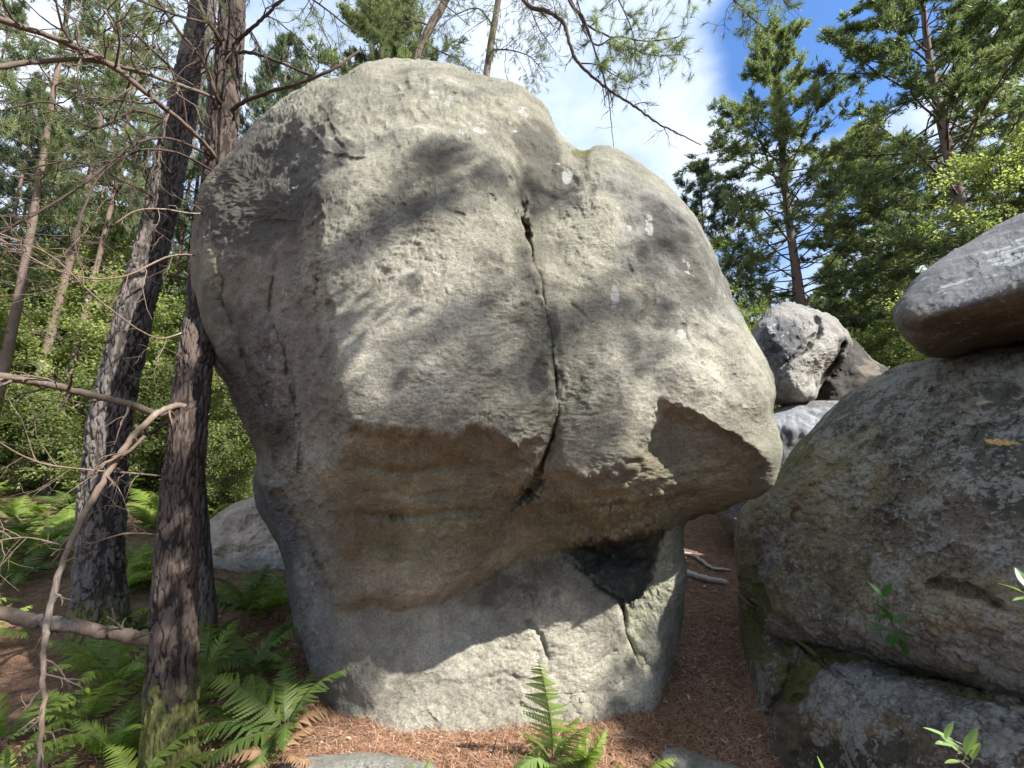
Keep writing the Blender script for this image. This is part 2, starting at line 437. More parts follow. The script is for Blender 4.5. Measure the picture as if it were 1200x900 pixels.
    r += nn2 * 0.0075 * (wc - 0.5) * chip - nn2 * 0.003 * (1 - chip) * (wc > 0.55)
    amp = np.ones(len(Vall)) * relief
    ff = np.ones(n * n)
    Vall = Vall + Nn * (r * amp)[:, None]
    # colours by zone: weathering and some painted shade (front sheet in detail, back takes the base)
    Zc = np.tile(np.array(base, float), (len(Vall), 1)); Ex = np.zeros((len(Vall), 3))
    nzx = fbm(Vall * 2.3, 4, seed + 200); nzy = fbm(Vall * 2.3 + 7, 4, seed + 210); nzf = fbm(Vall * 9, 3, seed + 220)
    QQ = np.vstack([Q, np.repeat(Q[bd][None], nback - 1, 0).reshape(-1, 2), [[cx, cy]]])
    qq = QQ + np.stack([nzx, nzy], -1) * 26 + nzf[:, None] * 7
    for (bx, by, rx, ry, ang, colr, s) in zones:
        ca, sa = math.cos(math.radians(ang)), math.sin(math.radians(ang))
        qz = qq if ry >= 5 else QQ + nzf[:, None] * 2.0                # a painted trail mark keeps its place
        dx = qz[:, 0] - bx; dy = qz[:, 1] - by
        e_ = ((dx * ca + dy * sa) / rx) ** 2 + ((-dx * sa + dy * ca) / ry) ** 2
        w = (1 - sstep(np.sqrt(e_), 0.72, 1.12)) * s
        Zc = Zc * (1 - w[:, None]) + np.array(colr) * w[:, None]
    for (bx, by, rx, ry, ang, ch, s) in extra:
        sml = 1.0 if max(rx, ry) > 30 else 0.25
        qe = QQ + (qq - QQ) * sml
        ca, sa = math.cos(math.radians(ang)), math.sin(math.radians(ang))
        dx = qe[:, 0] - bx; dy = qe[:, 1] - by
        e_ = ((dx * ca + dy * sa) / rx) ** 2 + ((-dx * sa + dy * ca) / ry) ** 2
        w = (1 - sstep(np.sqrt(e_), 0.6, 1.2)) * s
        Ex[:, ch] = np.maximum(Ex[:, ch], w)
    org = np.array(origin if origin is not None else (C0[0], C0[1] + back * 0.3, 0.0))
    me = mesh(name, Vall - org, quads, mat, True, {'Zone': Zc, 'Extra': Ex})
    o = obj(name, me, parent, tuple(org) if parent is None else tuple(org - np.array(parent.location)), label=label, cat=cat, group=group)
    return o

M_main = rock_mat('sandstone_pale', 1.0, 0.02, (0.50, 0.50, 0.47), (0.085, 0.080, 0.066), 0.70, 0.0, 1.0)
M_grey = rock_mat('sandstone_lichened', 1.2, 0.17, (0.37, 0.36, 0.30), (0.06, 0.056, 0.045), 0.8, 0.02, 1.1, fine=1.15)
M_darkrock = rock_mat('sandstone_dark', 1.0, -0.1, (0.3, 0.3, 0.28), (0.03, 0.03, 0.028), 0.9, 0.0, 1.2)
M_blue = rock_mat('sandstone_bluish', 1.0, 0.10, (0.42, 0.44, 0.47), (0.05, 0.055, 0.065), 0.6, 0.0, 1.0, (3, 1, 0.6), fine=0.3)

TAN = (0.375, 0.368, 0.30); PALE = (0.48, 0.465, 0.40); GREY = (0.32, 0.315, 0.255); DARK = (0.16, 0.15, 0.125)
OCHRE = (0.33, 0.315, 0.225); OLIVE = (0.32, 0.315, 0.23); BLUE = (0.16, 0.18, 0.20); GREEN = (0.27, 0.28, 0.19); RUST = (0.26, 0.17, 0.09)

# the big mushroom-shaped boulder -------------------------------------------
out_main = [(400,88,3.0),(430,74,3.05),(470,69,3.1),(520,74,3.1),(565,88,3.05),(610,103,3.0),(638,125,3.0),(655,155,3.0),(680,177,2.98),(700,171,2.95),(722,173,2.95),(745,185,2.95),(775,210,2.9),(800,235,2.9),(822,265,2.85),(838,295,2.85),(848,325,2.8),(862,355,2.8),(880,385,2.75),(897,415,2.7),(910,440,2.66),(915,462,2.62),(911,482,2.6),(916,505,2.58),(918,530,2.55),(911,550,2.55),(903,568,2.6),(885,582,2.7),(850,595,2.8),(803,612,3.0),(806,650,3.1),(808,690,3.12),(802,730,3.1),(788,770,3.05),(775,810,2.95),(765,865,2.85),(690,890,2.7),(600,900,2.6),(500,900,2.6),(425,900,2.6),(396,870,2.7),(375,815,2.9),(358,770,3.0),(345,740,3.1),(338,700,3.15),(333,660,3.2),(315,620,3.3),(297,592,3.35),(293,562,3.35),(298,532,3.22),(282,495,3.14),(262,455,3.2),(240,410,3.26),(232,375,3.3),(229,350,3.3),(222,320,3.34),(224,270,3.34),(229,238,3.34),(236,215,3.32),(247,198,3.3),(270,170,3.25),(300,140,3.2),(335,112,3.12),(370,92,3.05)]
c_main = [
 (300,250,2.96),(310,330,2.85),(300,400,2.90),(330,450,2.68),(350,500,2.54),(260,330,3.12),(330,180,3.02),(354,300,2.50),(364,400,2.38),(386,470,2.20),
 (380,550,2.35),(350,545,2.5),(400,590,2.42),(400,640,2.58),(410,700,2.72),(370,640,2.72),
 (385,720,2.82),(400,790,2.78),(335,640,3.1),(350,730,3.05),(372,790,2.92),
 (440,110,2.78),(520,110,2.74),(590,130,2.78),(450,170,2.42),(520,170,2.42),(590,180,2.48),(640,175,2.88),
 (440,250,2.22),(520,250,2.22),(580,250,2.26),(440,330,2.13),(520,330,2.10),(580,340,2.10),(450,420,2.07),(520,420,2.04),(590,430,2.04),(450,480,2.05),(530,480,2.02),(600,490,2.03),
 (608,290,2.22),(630,400,2.10),(636,470,2.10),
 (430,525,2.20),(500,530,2.20),(560,530,2.20),(600,545,2.20),(430,560,2.32),(500,560,2.30),(570,570,2.28),(612,575,2.30),
 (410,598,2.42),(480,603,2.42),(540,600,2.38),(580,598,2.38),(440,640,2.60),(520,640,2.56),(560,640,2.62),(440,690,2.76),(480,692,2.74),(540,672,2.74),(575,650,2.76),
 (470,724,2.96),(540,710,2.99),(590,690,3.0),(450,765,2.86),(540,765,2.88),(600,745,2.91),(650,700,2.95),(450,835,2.74),(540,830,2.76),(640,820,2.84),(700,805,2.92),(680,740,2.93),(728,790,3.0),(715,740,2.95),
 (662,230,2.78),(642,280,2.58),(700,230,2.60),(760,260,2.62),(700,195,2.80),(670,330,2.38),(720,310,2.40),(780,330,2.46),(820,330,2.6),(690,400,2.28),(750,400,2.27),(810,400,2.36),(860,400,2.5),
 (680,470,2.22),(740,460,2.20),(800,440,2.24),(860,450,2.35),(895,470,2.45),(675,530,2.2),(720,530,2.2),(745,500,2.2),
 (784,512,2.42),(830,525,2.42),(870,540,2.42),(680,585,2.42),(740,572,2.40),(800,565,2.45),(860,575,2.58),(640,600,2.55),(620,620,2.68),(680,612,2.65),(740,602,2.66),(800,597,2.78),(600,630,2.76),
 (700,655,3.55),(740,645,3.65),(690,640,3.5),(762,640,3.5),(735,676,3.35),
 (745,705,2.98),(770,680,3.0),(792,640,3.02),(762,760,3.02),(780,720,3.06)]
e_main = [
 [(388,108,2.86),(380,150,2.60),(376,200,2.40),(376,250,2.27),(378,300,2.19),(388,350,2.13),(395,400,2.09),(405,450,2.06),(412,495,2.05)],
 [(412,495,2.05),(440,497,2.04),(500,503,2.03),(530,509,2.02),(560,496,2.03),(600,516,2.04),(640,514,2.08)],
 [(405,508,2.16),(440,511,2.16),(500,516,2.15),(530,521,2.14),(560,510,2.14),(600,531,2.14)],
 [(656,165,3.06),(642,210,2.86),(624,240,2.66),(616,270,2.52),(628,320,2.38),(640,370,2.32),(649,420,2.28),(655,470,2.26),(645,520,2.30),(632,560,2.36),(600,596,2.50)],
 [(612,250,2.32),(620,320,2.18),(632,370,2.13),(641,420,2.12),(646,470,2.12),(636,520,2.14),(622,556,2.24)],
 [(660,500,2.22),(660,548,2.22),(690,560,2.24),(720,548,2.22),(745,530,2.22),(762,505,2.22),(770,465,2.22),(800,476,2.23),(832,492,2.26),(870,513,2.32),(905,542,2.42)],
 [(668,562,2.33),(692,571,2.34),(724,560,2.33),(750,542,2.33),(768,515,2.38),(778,490,2.36),(802,491,2.36),(832,505,2.37),(866,526,2.40)],
 [(430,700,2.80),(465,703,2.80),(500,695,2.78),(535,684,2.78),(570,664,2.80),(610,646,2.86)],
 [(430,708,2.92),(465,712,2.97),(503,704,2.98),(538,693,3.0),(575,675,3.0),(613,657,3.0)],
 [(650,643,2.86),(700,633,2.86),(760,620,2.86),(800,610,2.90),(850,592,2.78)],
 [(652,652,2.98),(700,645,3.5),(755,632,3.5),(775,626,3.3)],
 [(740,700,3.2),(748,688,3.25),(762,655,3.3),(772,630,3.3)],[(746,706,2.99),(756,692,2.99),(770,660,3.0),(782,628,3.0)],
 [(660,655,2.96),(690,680,2.94),(724,705,2.94),(729,735,2.96),(738,758,2.98),(750,785,3.0)],
 [(668,653,3.15),(698,678,3.12),(730,703,3.02),(735,733,3.02),(744,757,3.04),(755,782,3.06)],
 [(325,573,2.72),(350,606,2.70),(374,650,2.70),(386,705,2.80)],
 [(316,578,3.12),(342,612,3.02),(366,655,2.95),(378,708,2.92)]]
cr_main = [
 ([(617,232),(615,262),(624,300),(634,345),(644,400),(651,450),(654,488),(640,532),(626,575),(600,600)], 1.7, 0.12),
 ([(612,236),(616,262),(622,280)], 3.5, 0.08),
 ([(322,300),(318,365),(335,420),(347,480),(352,540),(350,556)], 3.4, 0.06),
 ([(262,300),(262,350),(285,410),(310,465),(338,520)], 4.0, 0.06),
 ([(232,370),(258,420),(285,470),(305,520),(330,560)], 5.0, 0.08),
 ([(664,655),(690,679),(726,704),(731,735),(741,760),(752,790)], 3.0, 0.12),
 ([(616,722),(634,745),(645,775)], 3.0, 0.03),
 ([(565,796),(590,789),(612,797)], 2.5, 0.015),
 ([(690,780),(712,765),(725,760)], 2.5, 0.03),
 ([(378,130),(388,160),(404,176)], 2.0, 0.03), ([(372,175),(395,184),(430,186)], 2.5, 0.025),
 ([(380,300),(372,345),(378,400),(390,440)], 5, 0.03),
 ([(410,545),(470,552),(540,545),(600,556)], 5, 0.03), ([(415,600),(470,606),(530,602),(590,598)], 4, 0.04), ([(420,575),(480,580),(560,575)], 4, 0.02),
 ([(640,605),(700,590),(760,585),(830,575)], 5, 0.03), ([(660,585),(720,575),(790,560),(850,555)], 4, 0.02),
 ([(665,355),(690,372)], 2, 0.01), ([(735,300),(742,320)], 2, 0.015), ([(575,225),(582,232)], 2, 0.02), ([(520,245),(545,250)], 2, 0.012),
 ([(565,180),(575,190)],2,0.012)]
zn_main = [
 (480,330,150,260,0,TAN,1), (500,380,110,110,0,PALE,0.7), (560,110,160,50,8,GREY,0.6), (500,215,90,50,-20,(0.25,0.245,0.20),0.6),
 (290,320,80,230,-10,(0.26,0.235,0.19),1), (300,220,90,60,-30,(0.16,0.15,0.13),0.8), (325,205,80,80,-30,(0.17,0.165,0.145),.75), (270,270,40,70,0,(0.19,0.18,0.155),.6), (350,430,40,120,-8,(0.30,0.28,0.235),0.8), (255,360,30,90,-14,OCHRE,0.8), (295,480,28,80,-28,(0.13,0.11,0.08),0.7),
 (640,240,34,110,-8,DARK,0.7), (700,330,70,110,0,TAN,0.9), (790,300,60,130,-35,(0.27,0.27,0.25),0.9), (800,430,110,70,0,PALE,0.6), (600,430,60,110,0,GREY,0.5),  # DARK zone paints the shade of the central fold into the colour
 (500,560,130,42,3,OCHRE,1), (470,535,70,26,0,(0.28,0.26,0.18),0.7), (560,610,90,40,0,OLIVE,0.9), (430,620,50,60,0,(0.26,0.22,0.15),0.8), (480,650,60,50,0,GREEN,0.7),
 (760,590,160,34,-8,OCHRE,1), (820,545,90,34,8,(0.28,0.26,0.185),0.9), (680,600,80,30,-8,(0.32,0.30,0.215),0.9), (650,625,70,18,-10,OLIVE,1),
 (560,780,260,110,0,(0.46,0.44,0.37),1), (430,760,70,100,0,(0.33,0.31,0.26),0.8), (600,690,60,30,-20,(0.20,0.18,0.15),0.5),
 (330,680,42,130,-12,BLUE,1), (372,740,30,110,-10,(0.27,0.27,0.25),0.8),
 (770,700,40,90,10,(0.40,0.41,0.31),1), (715,665,50,30,20,(0.24,0.24,0.21),1), (785,760,30,60,0,(0.24,0.24,0.22),0.8)]  # hollow and right slab edge: shade put into the stone colour
ex_main = [
 (720,345,7,15,0,0,1),(722,362,9,8,0,0,1),(665,206,7,10,-20,0,1),(757,262,6,16,-8,0,.9),(785,275,8,26,-25,0,.6),(800,390,8,9,0,0,.9),(826,393,8,8,0,0,.6),(733,268,4,5,0,0,.8),(718,242,4,5,0,0,.7),
 (500,105,16,9,30,0,.55),(515,115,18,7,10,0,.5),(482,424,12,6,-10,0,.7),(555,148,26,12,0,0,.35),(610,140,14,18,0,0,.4),(795,300,22,40,-35,0,.35),(840,370,20,30,0,0,.35),(560,270,14,10,0,0,.4),(486,645,40,24,0,0,.25),(540,650,30,14,0,0,.2),
 (490,215,60,35,-20,2,.55),(640,190,26,60,-20,2,.8),(300,240,70,70,0,2,.7),(790,320,60,110,-35,2,.45),(390,150,20,50,0,2,.5),(640,420,20,80,0,2,.5),(460,270,60,40,0,2,.25),(700,430,50,60,0,2,.3),(590,330,40,60,0,2,.3),
 (560,440,40,40,0,2,.15),(290,430,40,110,-20,2,.5),(620,690,60,40,0,2,.4),(720,655,50,30,0,2,.45),(310,660,30,110,-10,2,.5),
 (680,178,16,8,0,1,.6)]
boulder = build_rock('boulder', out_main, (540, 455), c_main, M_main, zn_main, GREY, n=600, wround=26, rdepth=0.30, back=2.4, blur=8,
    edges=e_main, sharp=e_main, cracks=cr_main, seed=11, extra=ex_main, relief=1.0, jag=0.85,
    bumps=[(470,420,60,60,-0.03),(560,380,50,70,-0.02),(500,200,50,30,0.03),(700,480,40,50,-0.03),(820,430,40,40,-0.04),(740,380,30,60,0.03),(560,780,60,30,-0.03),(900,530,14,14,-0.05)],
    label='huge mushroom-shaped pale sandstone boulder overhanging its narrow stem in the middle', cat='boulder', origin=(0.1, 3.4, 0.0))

# boulder on the right ---------------------------------------------------------
out_r = [(857,655,3.7),(861,615,3.75),(880,585,3.7),(905,560,3.7),(925,530,3.7),(955,500,3.65),(985,472,3.6),(1020,447,3.5),(1060,427,3.35),(1110,413,3.2),(1160,405,3.05),(1215,398,2.9),(1290,395,2.7),(1380,480,2.3),(1390,680,1.9),(1340,830,1.65),(1240,838,1.70),(1170,822,1.82),(1110,806,2.0),(1060,790,2.15),(1010,772,2.35),(975,762,2.48),(935,760,2.65),(905,750,2.8),(885,733,3.0),(868,705,3.3)]
c_r = [(895,630,3.2),(935,570,3.2),(1000,520,2.85),(1080,470,2.75),(1150,445,2.5),(1230,440,2.25),(950,670,2.72),(1000,620,2.5),(1100,560,2.15),(1200,520,1.95),(1290,520,1.9),(1050,700,2.15),(1150,660,1.85),(1250,640,1.65),(1090,760,1.98),(1200,770,1.68),(1280,780,1.5),(985,735,2.42),(920,715,2.75),(915,660,2.95),(1030,760,2.22)]
zr = [(1100,480,200,90,-10,(0.36,0.35,0.29),1),(1000,600,150,110,20,(0.31,0.275,0.18),1),(900,640,40,90,0,(0.31,0.27,0.165),1),(1110,700,120,50,10,(0.33,0.285,0.195),1),(940,620,12,70,20,(0.30,0.19,0.10),0.7),(1150,600,140,60,0,(0.25,0.22,0.175),0.8),(900,660,22,40,20,(0.24,0.22,0.22),0.8)]
er = [(872,705,24,50,10,1,.85),(965,762,40,8,5,1,.6),(1110,800,130,10,14,1,.6),(1080,500,60,60,0,1,.22),(935,525,16,60,30,1,.55),(1150,800,60,22,14,1,.35),(1195,410,50,6,0,1,.3),(1010,480,60,30,-20,2,.5),(1080,560,60,60,0,2,.4),(1110,770,40,14,10,0,.6),(1080,765,20,12,10,0,.8),(1160,790,20,12,10,0,.6),(1100,480,120,70,0,2,.4),(1180,520,60,80,0,2,.6),
      (990,765,40,8,0,0,.5),(1150,470,90,40,0,0,.12),(1000,740,30,14,20,0,.35),(1180,700,30,40,0,0,.12)]
rb = build_rock('boulder', out_r, (1090, 620), c_r, M_grey, zr, (0.26, 0.235, 0.19), n=330, wround=44, rdepth=0.35, back=1.9, blur=14, seed=31, extra=er, relief=0.9,
    cracks=[([(1085,685),(1120,688),(1150,700),(1180,718)], 5, 0.06), ([(930,600),(915,640),(925,690)], 8, 0.05), ([(885,690),(905,720),(930,738)], 5, 0.08)],
    bumps=[(905,680,20,40,-0.08),(1120,720,60,30,-0.07),(985,640,30,60,-0.04)],
    label='big brown-grey rounded boulder filling the right side of the path', cat='boulder', origin=(3.0, 3.3, 0.0))
# the painted trail stroke: a thin coat of paint lying on the stone
def paint_mark(rock):
    from mathutils.bvhtree import BVHTree
    me_ = rock.data; nv = len(me_.vertices); co = np.empty(nv * 3, np.float32); me_.vertices.foreach_get('co', co)
    co = co.reshape(-1, 3) + np.array(rock.location); bv = BVHTree.FromPolygons([tuple(v) for v in co.tolist()], [tuple(p.vertices) for p in me_.polygons])
    nu, nv_ = 34, 9; V = []; ok = []
    for j in range(nv_):
        for i in range(nu):
            u = i / (nu - 1); w = j / (nv_ - 1) * 2 - 1; hw = 3.6 * (0.45 + 0.55 * math.sin(math.pi * min(1, u * 1.15 + 0.05))) * (1 + 0.25 * math.sin(u * 23) + 0.15 * math.sin(u * 51 + w))
            q = PW(1156 + 40 * u + 1.5 * w, 517.5 + 2.5 * u + w * hw, 1.0); d = (Vector(q) - Vector((0, 0, CAMZ))).normalized()
            hit, nrm, _, _ = bv.ray_cast(Vector((0, 0, CAMZ)), d)
            if nrm is not None and nrm.dot(d) > 0: nrm = -nrm
            V.append(tuple(hit + nrm * 0.0025) if hit else tuple(Vector((0, 0, CAMZ)) + d * 2))
    ix = np.arange(nu * nv_).reshape(nv_, nu); q4 = np.stack([ix[:-1, :-1], ix[:-1, 1:], ix[1:, 1:], ix[1:, :-1]], -1).reshape(-1, 4)
    m, nt, b, out = newmat('orange_paint'); g = G(nt); v = g.coord()
    g.put(b.inputs['Base Color'], g.mix(g.ramp(g.noise(v, 90, 5, 0.75), 0.44, 0.58), (0.46, 0.25, 0.05), (0.20, 0.16, 0.11)))
    me2 = mesh('paint_mark', np.array(V) - np.array(rock.location), q4, m)
    obj('paint_mark', me2, rock, label='faded orange-yellow painted trail stroke')
paint_mark(rb)
# low rock under it
out_l = [(862,690,3.5),(880,700,3.3),(905,728,3.2),(935,738,2.98),(965,744,2.83),(1010,748,2.7),(1060,766,2.5),(1110,780,2.3),(1170,796,2.1),(1240,812,1.96),(1330,830,1.9),(1340,960,1.45),(1200,1010,1.4),(1050,1000,1.65),(960,960,2.1),(905,900,2.45),(888,855,2.72),(884,815,2.95),(874,780,3.1),(866,740,3.35)]
c_l = [(900,770,2.85),(905,830,2.65),(930,790,2.6),(960,775,2.42),(1000,790,2.22),(1060,812,2.0),(1120,830,1.8),(1200,850,1.62),(960,850,2.2),(1020,880,1.95),(1100,890,1.72),(1200,920,1.5),(930,870,2.4),(878,745,3.2),(895,745,3.0),(1260,880,1.5)]
zl = [(900,780,40,60,0,(0.19,0.17,0.12),1),(1090,830,150,40,16,(0.24,0.24,0.23),1),(1010,790,50,24,0,(0.24,0.24,0.24),.9),(1000,870,110,40,0,(0.23,0.18,0.115),1),(1160,900,80,40,0,(0.17,0.13,0.10),.9)]
el = [(885,745,24,40,0,1,.95),(935,785,22,44,25,1,.95),(965,757,50,7,0,1,.8),(1130,812,120,8,16,1,.55),(1000,890,90,30,0,1,.28),(1060,865,40,24,20,1,.28),(918,770,10,30,10,1,.6),(1180,872,26,14,0,0,.8),(1140,850,18,12,20,0,.9),(1170,880,24,16,0,0,.9),(968,862,14,12,0,0,.9),(1035,832,10,7,0,0,.8),(1050,782,18,8,20,0,.8),(1000,800,36,20,0,0,.30),(1000,880,80,30,0,2,.7)]
lb = build_rock('boulder', out_l, (1080, 880), c_l, M_grey, zl, (0.23, 0.20, 0.15), n=240, wround=24, rdepth=0.16, back=1.2, blur=9, seed=47, extra=el, relief=0.8,
    cracks=[([(935,765),(925,800),(905,830),(895,850)], 5, 0.08), ([(905,825),(925,822),(940,812)], 3, 0.04)],
    label='low mossy rock wedged under the right boulder at the bottom of the photo', cat='rock', origin=(2.2, 2.9, 0.0))
# rock resting on it, top right
out_h = [(1049,376,2.75),(1053,355,2.8),(1075,326,2.95),(1110,299,3.1),(1150,275,3.1),(1200,248,3.1),(1260,222,3.1),(1340,210,2.9),(1420,260,2.5),(1410,360,2.4),(1330,402,2.6),(1260,404,2.7),(1200,400,2.85),(1150,408,2.95),(1120,417,2.95),(1090,418,2.9),(1066,402,2.82)]
c_h = [(1075,368,2.45),(1110,362,2.3),(1150,352,2.2),(1200,336,2.05),(1280,310,1.9),(1110,325,2.65),(1160,305,2.6),(1220,280,2.5),(1300,260,2.4),(1090,395,2.6),(1130,392,2.6),(1180,378,2.5),(1240,365,2.35),(1320,350,2.15)]
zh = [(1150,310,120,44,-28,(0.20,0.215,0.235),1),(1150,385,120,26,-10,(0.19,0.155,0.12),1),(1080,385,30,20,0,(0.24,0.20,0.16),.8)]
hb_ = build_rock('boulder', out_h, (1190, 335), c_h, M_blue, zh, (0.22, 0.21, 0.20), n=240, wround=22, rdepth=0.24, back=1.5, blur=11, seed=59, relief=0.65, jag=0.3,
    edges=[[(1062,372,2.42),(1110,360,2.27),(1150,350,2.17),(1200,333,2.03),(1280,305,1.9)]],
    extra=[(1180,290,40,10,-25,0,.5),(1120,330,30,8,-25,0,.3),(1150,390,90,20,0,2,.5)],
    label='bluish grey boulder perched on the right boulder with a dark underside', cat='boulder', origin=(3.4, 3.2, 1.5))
# split rock in the gap behind
out_m = [(884,380,6.6),(905,360,6.8),(925,355,6.9),(950,361,6.9),(975,371,6.8),(990,388,6.6),(997,402,6.5),(990,420,6.4),(970,445,6.3),(955,470,6.2),(930,476,6.1),(905,472,6.1),(885,460,6.2),(868,420,6.4)]
c_m = [(905,385,6.1),(940,385,6.1),(975,390,6.1),(920,420,5.8),(950,410,5.85),(930,450,5.7),(945,465,5.8),(975,415,6.0)]
mb = build_rock('rock', out_m, (932, 415), c_m, M_blue, [(912,392,36,36,0,(0.20,0.20,0.205),1),(955,430,24,50,30,(0.40,0.39,0.36),1),(985,440,16,40,20,(0.07,0.068,0.06),1)], (0.28, 0.27, 0.26), n=120, wround=8, rdepth=0.3, back=1.6, blur=4, seed=71, relief=1.3,  # near-black zone paints the shadow beside the split into the stone
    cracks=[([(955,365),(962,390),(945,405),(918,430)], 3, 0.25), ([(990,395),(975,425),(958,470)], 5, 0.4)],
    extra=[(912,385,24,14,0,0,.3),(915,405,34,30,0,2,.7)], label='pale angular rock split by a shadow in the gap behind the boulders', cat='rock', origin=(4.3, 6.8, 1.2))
out_d = [(940,455,7.4),(965,425,7.5),(990,398,7.6),(1004,402,7.6),(1025,422,7.5),(1046,434,7.4),(1050,450,7.2),(1000,490,6.9),(955,485,6.9)]
db = build_rock('rock', out_d, (995, 445), [(1000,425,7.0),(985,450,6.8),(1020,440,7.0)], M_darkrock, [(1026,424,14,14,0,(0.24,0.21,0.17),.8)], (0.085, 0.08, 0.072), n=80, wround=8, rdepth=0.3, back=1.6, blur=3, seed=77, relief=1.5,
    label='dark jagged rock leaning behind the pale split rock', cat='rock', origin=(6.0, 7.6, 1.2))
out_s = [(835,580,5.6),(850,540,5.6),(880,500,5.7),(905,480,5.9),(940,471,6.0),(990,471,5.9),(1060,490,5.6),(1070,600,4.9),(1000,700,4.3),(900,660,4.9),(845,618,5.4)]
sb = build_rock('rock', out_s, (950, 570), [(930,500,5.3),(980,500,5.2),(900,560,5.2),(960,580,4.9),(880,600,5.3)], M_blue, [(945,495,60,26,0,(0.30,0.32,0.36),1)], (0.17, 0.17, 0.175), n=110, wround=24, rdepth=0.4, back=2.2, blur=8, seed=83, relief=1.0,
    label='flat bluish rock shelf filling the gap below the split rock', cat='rock', origin=(4.2, 6.3, 0.5))
# pale slab on the left, far
out_p = [(205,655,5.5),(228,625,5.9),(255,604,6.2),(285,586,6.4),(340,574,6.4),(380,604,5.9),(370,670,5.3),(280,680,5.2)]
pb = build_rock('rock', out_p, (295, 625), [(262,604,5.7),(305,596,5.8),(280,635,5.3)], M_main, [(285,605,70,50,-10,(0.55,0.46,0.39),1)], (0.44, 0.42, 0.39), n=110, wround=20, rdepth=0.3, back=1.8, blur=6, seed=91, relief=1.3,
    extra=[(270,640,40,10,0,1,.5)], label='pale sunlit rock hump behind the near trunk on the left', cat='rock', origin=(-3.4, 6.0, 0.2))
# stones at the bottom edge
def stone(outl, ctr, cc, base, seed, label, org, mt=None, **k):
    return build_rock('stone', outl, ctr, cc, mt or M_main, [], base, n=90, wround=12, rdepth=0.06, back=0.35, blur=5, seed=seed, relief=0.35, label=label, cat='stone', origin=org, **k)
stone([(325,905,2.36),(350,893,2.4),(400,886,2.43),(450,885,2.43),(490,892,2.40),(515,905,2.33),(500,960,2.1),(400,970,2.1),(330,950,2.15)], (420, 920), [(420,905,2.33),(380,930,2.2),(460,930,2.2)], (0.36,0.36,0.33), 101, 'flat grey stone half buried in needles at the bottom edge', (-0.8, 2.4, 0), extra=[(360,895,30,5,0,1,.4)])
stone([(775,882,2.46),(795,876,2.5),(820,882,2.48),(850,892,2.42),(875,905,2.36),(870,940,2.2),(820,940,2.2),(780,905,2.36)], (822, 906), [(820,900,2.36),(845,912,2.3)], (0.38,0.37,0.33), 103, 'small grey stone in the needles right of the green ferns', (1.0, 2.45, 0))

# ------------------------------------------------------------------ ground
def gz(x, y):
    x = np.asarray(x, float); y = np.asarray(y, float)
    P = np.stack([x, y, 0 * x], -1).reshape(-1, 3)
    n_ = (fbm(P * 0.9, 3, 301) * 0.05 + fbm(P * 0.12, 3, 302) * 0.7 * sstep(P[:, 1], 8, 30)).reshape(x.shape)
    z = 0.62 * sstep(y, 3.3, 8.0) + 0.08 * sstep(x, 0.2, 1.4) * sstep(y, 2.3, 3.4) + 0.5 * sstep(y, 9, 40) - 0.15 * sstep(-y, 0.5, 6)
    z = z + 0.25 * sstep(-x, 4, 9) * sstep(y, 3, 8)
    return z + n_ - 0.02
def ground():
    g1 = np.r_[-400, -200, -120, -80, -50, -35, -25, -18, np.arange(-14, -5, 0.5), np.arange(-5, 5, 0.035), np.arange(5, 14, 0.5), 14, 18, 25, 35, 50, 80, 120, 200, 400]
    g2 = np.r_[-400, -200, -100, -50, -25, -12, -6, -3, -1, 0, 0.5, np.arange(1.0, 7, 0.035), np.arange(7, 20, 0.4), 20, 25, 32, 40, 55, 80, 120, 200, 400]
    X, Y = np.meshgrid(g1, g2); Zg = gz(X, Y)
    P = np.stack([X.ravel(), Y.ravel(), 0 * X.ravel()], -1)
    near = np.exp(-(np.maximum(np.hypot(P[:, 0], P[:, 1] - 3) - 4, 0) / 2) ** 2)
    Zg = Zg.ravel() + near * (0.012 * fbm(P * 9, 3, 310) + 0.010 * ridged(P * 22, 2, 311))
    V = np.stack([X.ravel(), Y.ravel(), Zg], -1)
    idx = np.arange(X.size).reshape(X.shape)
    q = np.stack([idx[:-1, :-1], idx[:-1, 1:], idx[1:, 1:], idx[1:, :-1]], -1).reshape(-1, 4)
    m, nt, b, out = newmat('forest_floor'); g = G(nt); v = g.coord()
    n1 = g.noise(v, 1.3, 5, 0.6); n2 = g.noise(v, 14, 5, 0.7); n3 = g.noise(v, 90, 4, 0.7, 1.0)
    c = g.mix(g.ramp(n2, 0.3, 0.7), (0.075, 0.038, 0.022), (0.20, 0.115, 0.07))
    c = g.mix(g.ramp(n3, 0.5, 0.75), c, (0.34, 0.22, 0.15))
    c = g.mix(g.ramp(n3, 0.5, 0.28), c, (0.03, 0.018, 0.012))
    far = g.N.new('ShaderNodeSeparateXYZ'); g.L.new(v, far.inputs[0])
    fm = g.math('MULTIPLY', g.ramp(far.outputs[1], 3.6, 7.5), g.ramp(n1, 0.40, 0.60)); fm = g.math('MULTIPLY', fm, g.ramp(g.math('SUBTRACT', far.outputs[0], g.math('MULTIPLY', g.ramp(far.outputs[1], 8.0, 12.0), 30.0)), 0.6, -0.6))
    c = g.mix(fm, c, g.mix(g.ramp(n2, 0.35, 0.65), (0.05, 0.07, 0.02), (0.13, 0.15, 0.05)))
    g.put(b.inputs['Base Color'], c); b.inputs['Roughness'].default_value = 0.95
    g.L.new(g.bump(g.math('ADD', n3, n2), 0.7, 0.02), b.inputs['Normal'])
    obj('ground', mesh('ground', V, q, m), kind='structure')
ground()
